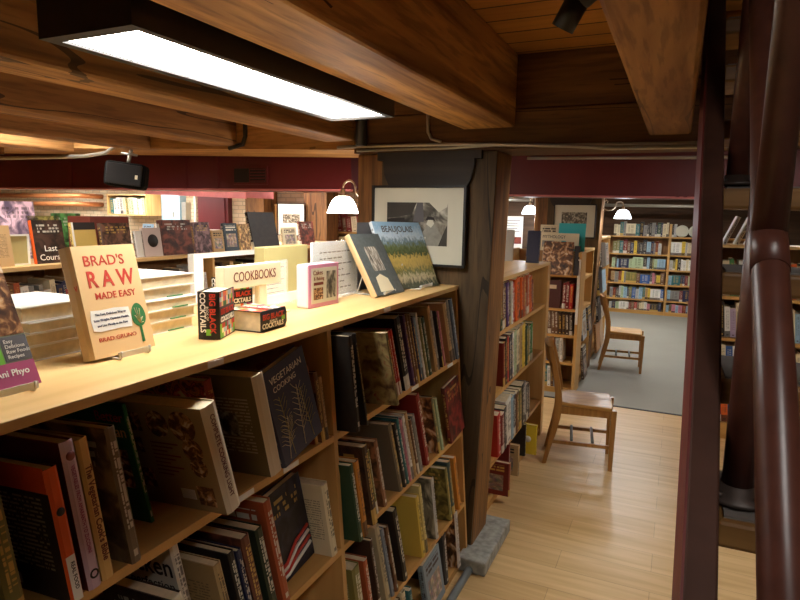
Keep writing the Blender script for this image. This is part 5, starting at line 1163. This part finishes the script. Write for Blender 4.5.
# ------------------------------------------------------------------ wooden chairs
def chair(mx, label):
    c = thing('wooden_chair', label, 'chair', mx)
    # local: front of seat toward +x, width along y (0..0.41), origin on floor at rear-left foot line
    Wd = 0.385
    k = Mb('oakseat'); nx, ny = 14, 12
    def zt(u, v):
        e = abs(v-0.5)*2
        return 0.480 + 0.018*(1-u)*0.6 - 0.016*math.exp(-((u-0.38)/0.3)**2)*(1-e**4) + 0.006*math.exp(-((v-0.5)/0.09)**2)*max(0, (u-0.5))*2
    def pos(i, j, top):
        u, v = i/nx, j/ny
        x = -0.405 + u*0.415; hw = (0.172 + 0.028*u)
        y = Wd/2 + (v-0.5)*2*hw
        if i == nx: x -= 0.012*abs((v-0.5)*2)**3
        return (x, y, zt(u, v) if top else zt(u, v)-0.026)
    g = {}
    for top in (True, False):
        for i in range(nx+1):
            for j in range(ny+1): g[top, i, j] = k.bm.verts.new(pos(i, j, top))
    for i in range(nx):
        for j in range(ny):
            f = k.bm.faces.new([g[True, i, j], g[True, i+1, j], g[True, i+1, j+1], g[True, i, j+1]]); f.smooth = True
            f = k.bm.faces.new([g[False, i, j], g[False, i, j+1], g[False, i+1, j+1], g[False, i+1, j]]); f.smooth = True
    rim = [(i, 0) for i in range(nx)] + [(nx, j) for j in range(ny)] + [(i, ny) for i in range(nx, 0, -1)] + [(0, j) for j in range(ny, 0, -1)]
    for a, b in zip(rim, rim[1:] + rim[:1]): k.bm.faces.new([g[True, a[0], a[1]], g[False, a[0], a[1]], g[False, b[0], b[1]], g[True, b[0], b[1]]])
    so = k.build('seat', c); bv = so.modifiers.new('b', 'BEVEL'); bv.width = 0.005; bv.segments = 2; bv.limit_method = 'ANGLE'
    for y in (0.022, Wd-0.022):
        Mb('oak').box(-0.38, 0.0, y-0.01, y+0.01, 0.40, 0.458).build('seat_rail', c)
        # front leg, tapered
        k = Mb('oak'); P = []
        for z, h in ((0.0, 0.014), (0.46, 0.021)): P.append([(0.012-h, y-h, z), (0.012+h, y-h, z), (0.012+h, y+h, z), (0.012-h, y+h, z)])
        for i in range(4): k.face([P[0][i], P[0][(i+1) % 4], P[1][(i+1) % 4], P[1][i]])
        k.face(P[0][::-1]); k.face(P[1]); k.build('front_leg', c)
        # rear leg and back post as one curved piece
        prof = [(-0.46, 0.0), (-0.435, 0.12), (-0.405, 0.25), (-0.385, 0.36), (-0.378, 0.45), (-0.382, 0.55), (-0.40, 0.66), (-0.425, 0.78), (-0.452, 0.885)]
        wd = [0.015, 0.018, 0.022, 0.026, 0.028, 0.025, 0.021, 0.018, 0.015]
        poly = [(x-w, z) for (x, z), w in zip(prof, wd)] + [(x+w, z) for (x, z), w in reversed(list(zip(prof, wd)))]
        lo = Mb('oak').prism(poly, y-0.012, y+0.012, 'Y').build('rear_leg', c)
        bv = lo.modifiers.new('b', 'BEVEL'); bv.width = 0.004; bv.segments = 2
        Mb('oak').box(-0.415, 0.0, y-0.009, y+0.009, 0.165, 0.19).build('side_stretcher', c)
    Mb('oak').box(-0.012, 0.012, 0.034, Wd-0.034, 0.395, 0.455).build('front_rail', c); Mb('oak').box(-0.385, -0.365, 0.034, Wd-0.034, 0.395, 0.455).build('rear_rail', c)
    # crest rail curved backwards
    k = Mb('oak'); n = 10; A = []
    for i in range(n+1):
        v = i/n; bow = -0.04*math.sin(math.pi*v); y = 0.0 + v*Wd
        zt_ = 0.905 + 0.012*math.sin(math.pi*v); A.append([(-0.468+bow, y, zt_), (-0.443+bow, y, zt_), (-0.425+bow, y, 0.785), (-0.448+bow, y, 0.785)])
    for a, b in zip(A, A[1:]):
        for i in range(4): k.face([a[i], a[(i+1) % 4], b[(i+1) % 4], b[i]])
    k.face(A[0]); k.face(A[-1][::-1]); bmesh.ops.remove_doubles(k.bm, verts=k.bm.verts, dist=0.0001); k.build('crest_rail', c)
    for i in range(5):
        y = 0.07 + i*0.061; bow = -0.035*math.sin(math.pi*y/Wd)
        Mb('oak').tube([(-0.372, y, 0.475), (-0.385+bow*0.6, y, 0.6), (-0.41+bow, y, 0.72), (-0.437+bow, y, 0.81)], [0.008, 0.011, 0.012, 0.01], 8).build('back_spindle', c)
    for x in (-0.27, -0.12):
        k = Mb('greypipe').tube([(x, 0.03, 0.198), (x, Wd-0.03, 0.198)], 0.011, 8).build('rack_bar', c); part_label(k, 'pale grey rack bar')
    return c
ch = chair(T3(-0.341, 4.448, 0) @ RZ(9), 'wooden slat-back chair on the plank floor, nearest the camera in aisle')
dup(ch, T3(-0.308, 7.53, 0.003) @ RZ(5), 'wooden slat-back chair on the grey carpet, farther down the aisle')
for o in list(ch.children): pass

# ------------------------------------------------------------------ staircase on the right
SM = T3(0.094, 0.93, 0) @ RZ(0.5)      # local y runs up the stairs, local z up
SL = 0.931
st = thing('staircase', 'steep open-tread timber staircase with oxblood pipe railing on the right', 'staircase', SM)
def line_z(y): return 1.213 + SL*(y - 0.0)     # nosing line, local y (0 = world 0.93)
for x0, nm in ((-0.048, 'stringer'), (0.95, 'stringer')):
    k = Mb('stringer')
    ya = -1.20; yb = 1.65
    poly = [(ya, max(0.0, line_z(ya)+0.06)), (yb, line_z(yb)+0.06), (yb, line_z(yb)-0.30), (ya+0.33, 0.0), (ya, 0.0)]
    k.prism(poly, x0, x0+0.048, 'X'); o = k.build(nm, st)
    if x0 < 0: Mb('sidered').prism([(ya, max(0.0, line_z(ya)+0.058)), (yb, line_z(yb)+0.058), (yb, line_z(yb)-0.298), (ya+0.33, 0.0), (ya, 0.0)], x0-0.003, x0+0.001, 'X').build('painted_side', o)
    bv = o.modifiers.new('b', 'BEVEL'); bv.width = 0.004; bv.segments = 2
for kk in range(-5, 8):
    y = 0.15 + 0.205*kk; z = 1.353 + 0.1908*kk
    t = Mb('tread').box(0.0, 0.95, y, y+0.225, z-0.05, z, bev=0.008).build('tread', st)
    Mb('treadtop').box(0.012, 0.94, y+0.012, y+0.215, z, z+0.004).build('tread_mat', t)
RXX = 0.016
def rz(y): return 1.832 + SL*(y - 0.02)
pr = Mb('pipe').tube([(RXX-0.004, -0.80, rz(-0.80)), (RXX, 0.0, rz(0.0)), (RXX+0.008, 0.60, rz(0.60)), (RXX+0.003, 0.66, rz(0.60)+0.09), (RXX+0.003, 0.67, rz(0.6)+0.4)], 0.0215, 20).build('handrail', st)
k = Mb('pipe').tube([(RXX, 0.015, rz(0.015)), (RXX+0.004, 0.02, 3.2)], 0.0215, 20).build('railing_post', st)
Mb('pipe').tube([(RXX, -0.03, rz(-0.03)), (RXX, 0.03, rz(0.03))], 0.0228, 20).build('weld_collar', k)
Mb('pipe').tube([(RXX, 0.585, rz(0.585)), (RXX, 0.605, rz(0.605))], 0.0228, 20).build('weld_collar', pr)
def rpost(y, z, top, dx=0.0):
    k = Mb('pipe').tube([(RXX+dx, y, z), (RXX+dx, y, top)], 0.0255, 20).build('railing_post', st)
    f = Mb('flange'); f.lathe([(0, 0.004), (0.055, 0.004), (0.055, 0.012), (0.031, 0.014), (0.029, 0.03), (0.024, 0.03)], 24, c=(RXX+dx, y, z)); f.build('flange', k)
    for a in (225, 315, 45, 135):
        Mb('flange').lathe([(0, 0.02), (0.007, 0.02), (0.007, 0.012), (0, 0.012)], 6, c=(RXX+dx+0.043*math.cos(R(a)), y+0.043*math.sin(R(a)), z)).build('bolt', k)
rpost(0.15+0.09, 1.357, rz(0.24), 0.020)
rpost(0.15+0.205*3+0.06, 1.93, 3.2, 0.02)

# ------------------------------------------------------------------ shelves seen through the stairs
k = simple_case(T3(0.28, 5.6, 0) @ RZ(-90), 1.5, 0.36, 1.62, (1.22, 0.87, 0.5, 0.14), 'birch bookcase seen through the open staircase on the right', divs=(0.75,))
PR = lambda z: shelf_frame(0.28, 5.63, z+0.0005, 'Y')
rr = random.Random(31)
for z, nm, pal in ((1.22, 'top', ['orange', 'cream', 'white', 'tan', 'green']), (0.87, 'second', ['pale green', 'cream', 'pink', 'white', 'pale blue', 'black', 'white', 'lilac']), (0.5, 'third', ['pale blue', 'blue', 'white', 'purple', 'cream']), (0.14, 'bottom', ['orange', 'red', 'white', 'blue', 'teal', 'black'])):
    for (a, b, sec) in ((0.04, 0.72, 'left'), (0.78, 1.45, 'right')):
        fill_row(PR(z), a, b, None, 'on %s shelf of %s half, bookcase seen through stairs' % (nm, sec), 'books seen through the staircase', pages=False, palette=pal, rnd=rr, Tr=(0.03, 0.055), Hr=(0.24, 0.31), hmax=0.31, lean=5, arts=('plain',), stuff=True)
GSS = 'books leaning on top of bookcase seen through staircase'
for i, (x, c_, nm) in enumerate(((0.33, 'pale grey', 'pale grey'), (0.42, 'cream', 'cream'), (0.50, 'white', 'white'), (0.58, 'cream', 'pale cream'), (0.95, 'orange', 'orange'), (1.05, 'green', 'green'))):
    make_book(T3(x, 5.66, 1.6455) @ RZ(-90) @ RX(-22) , 0.03, 0.25, 0.2, c_, 'plain', '%s book leaning on top of the bookcase behind the stairs' % nm, GSS)

tag(STUFF.build('books'), 'rows of small distant books filling the far wall bookcase and other background shelves', 'books', kind='stuff')
print('STUFFBOOKS', NST[0], 'BOOKS', sum(o.name.startswith('book') and o.get('category')=='book' for o in bpy.data.objects))
# ------------------------------------------------------------------ light
w = bpy.data.worlds.new('world'); scene.world = w; w.use_nodes = True
w.node_tree.nodes['Background'].inputs[0].default_value = (1.0, 0.88, 0.74, 1); w.node_tree.nodes['Background'].inputs[1].default_value = 0.05
scene.view_settings.view_transform = 'Standard'; scene.view_settings.look = 'None'
scene.view_settings.gamma = 1.0; scene.view_settings.exposure = 0.75; scene.view_settings.use_curve_mapping = False
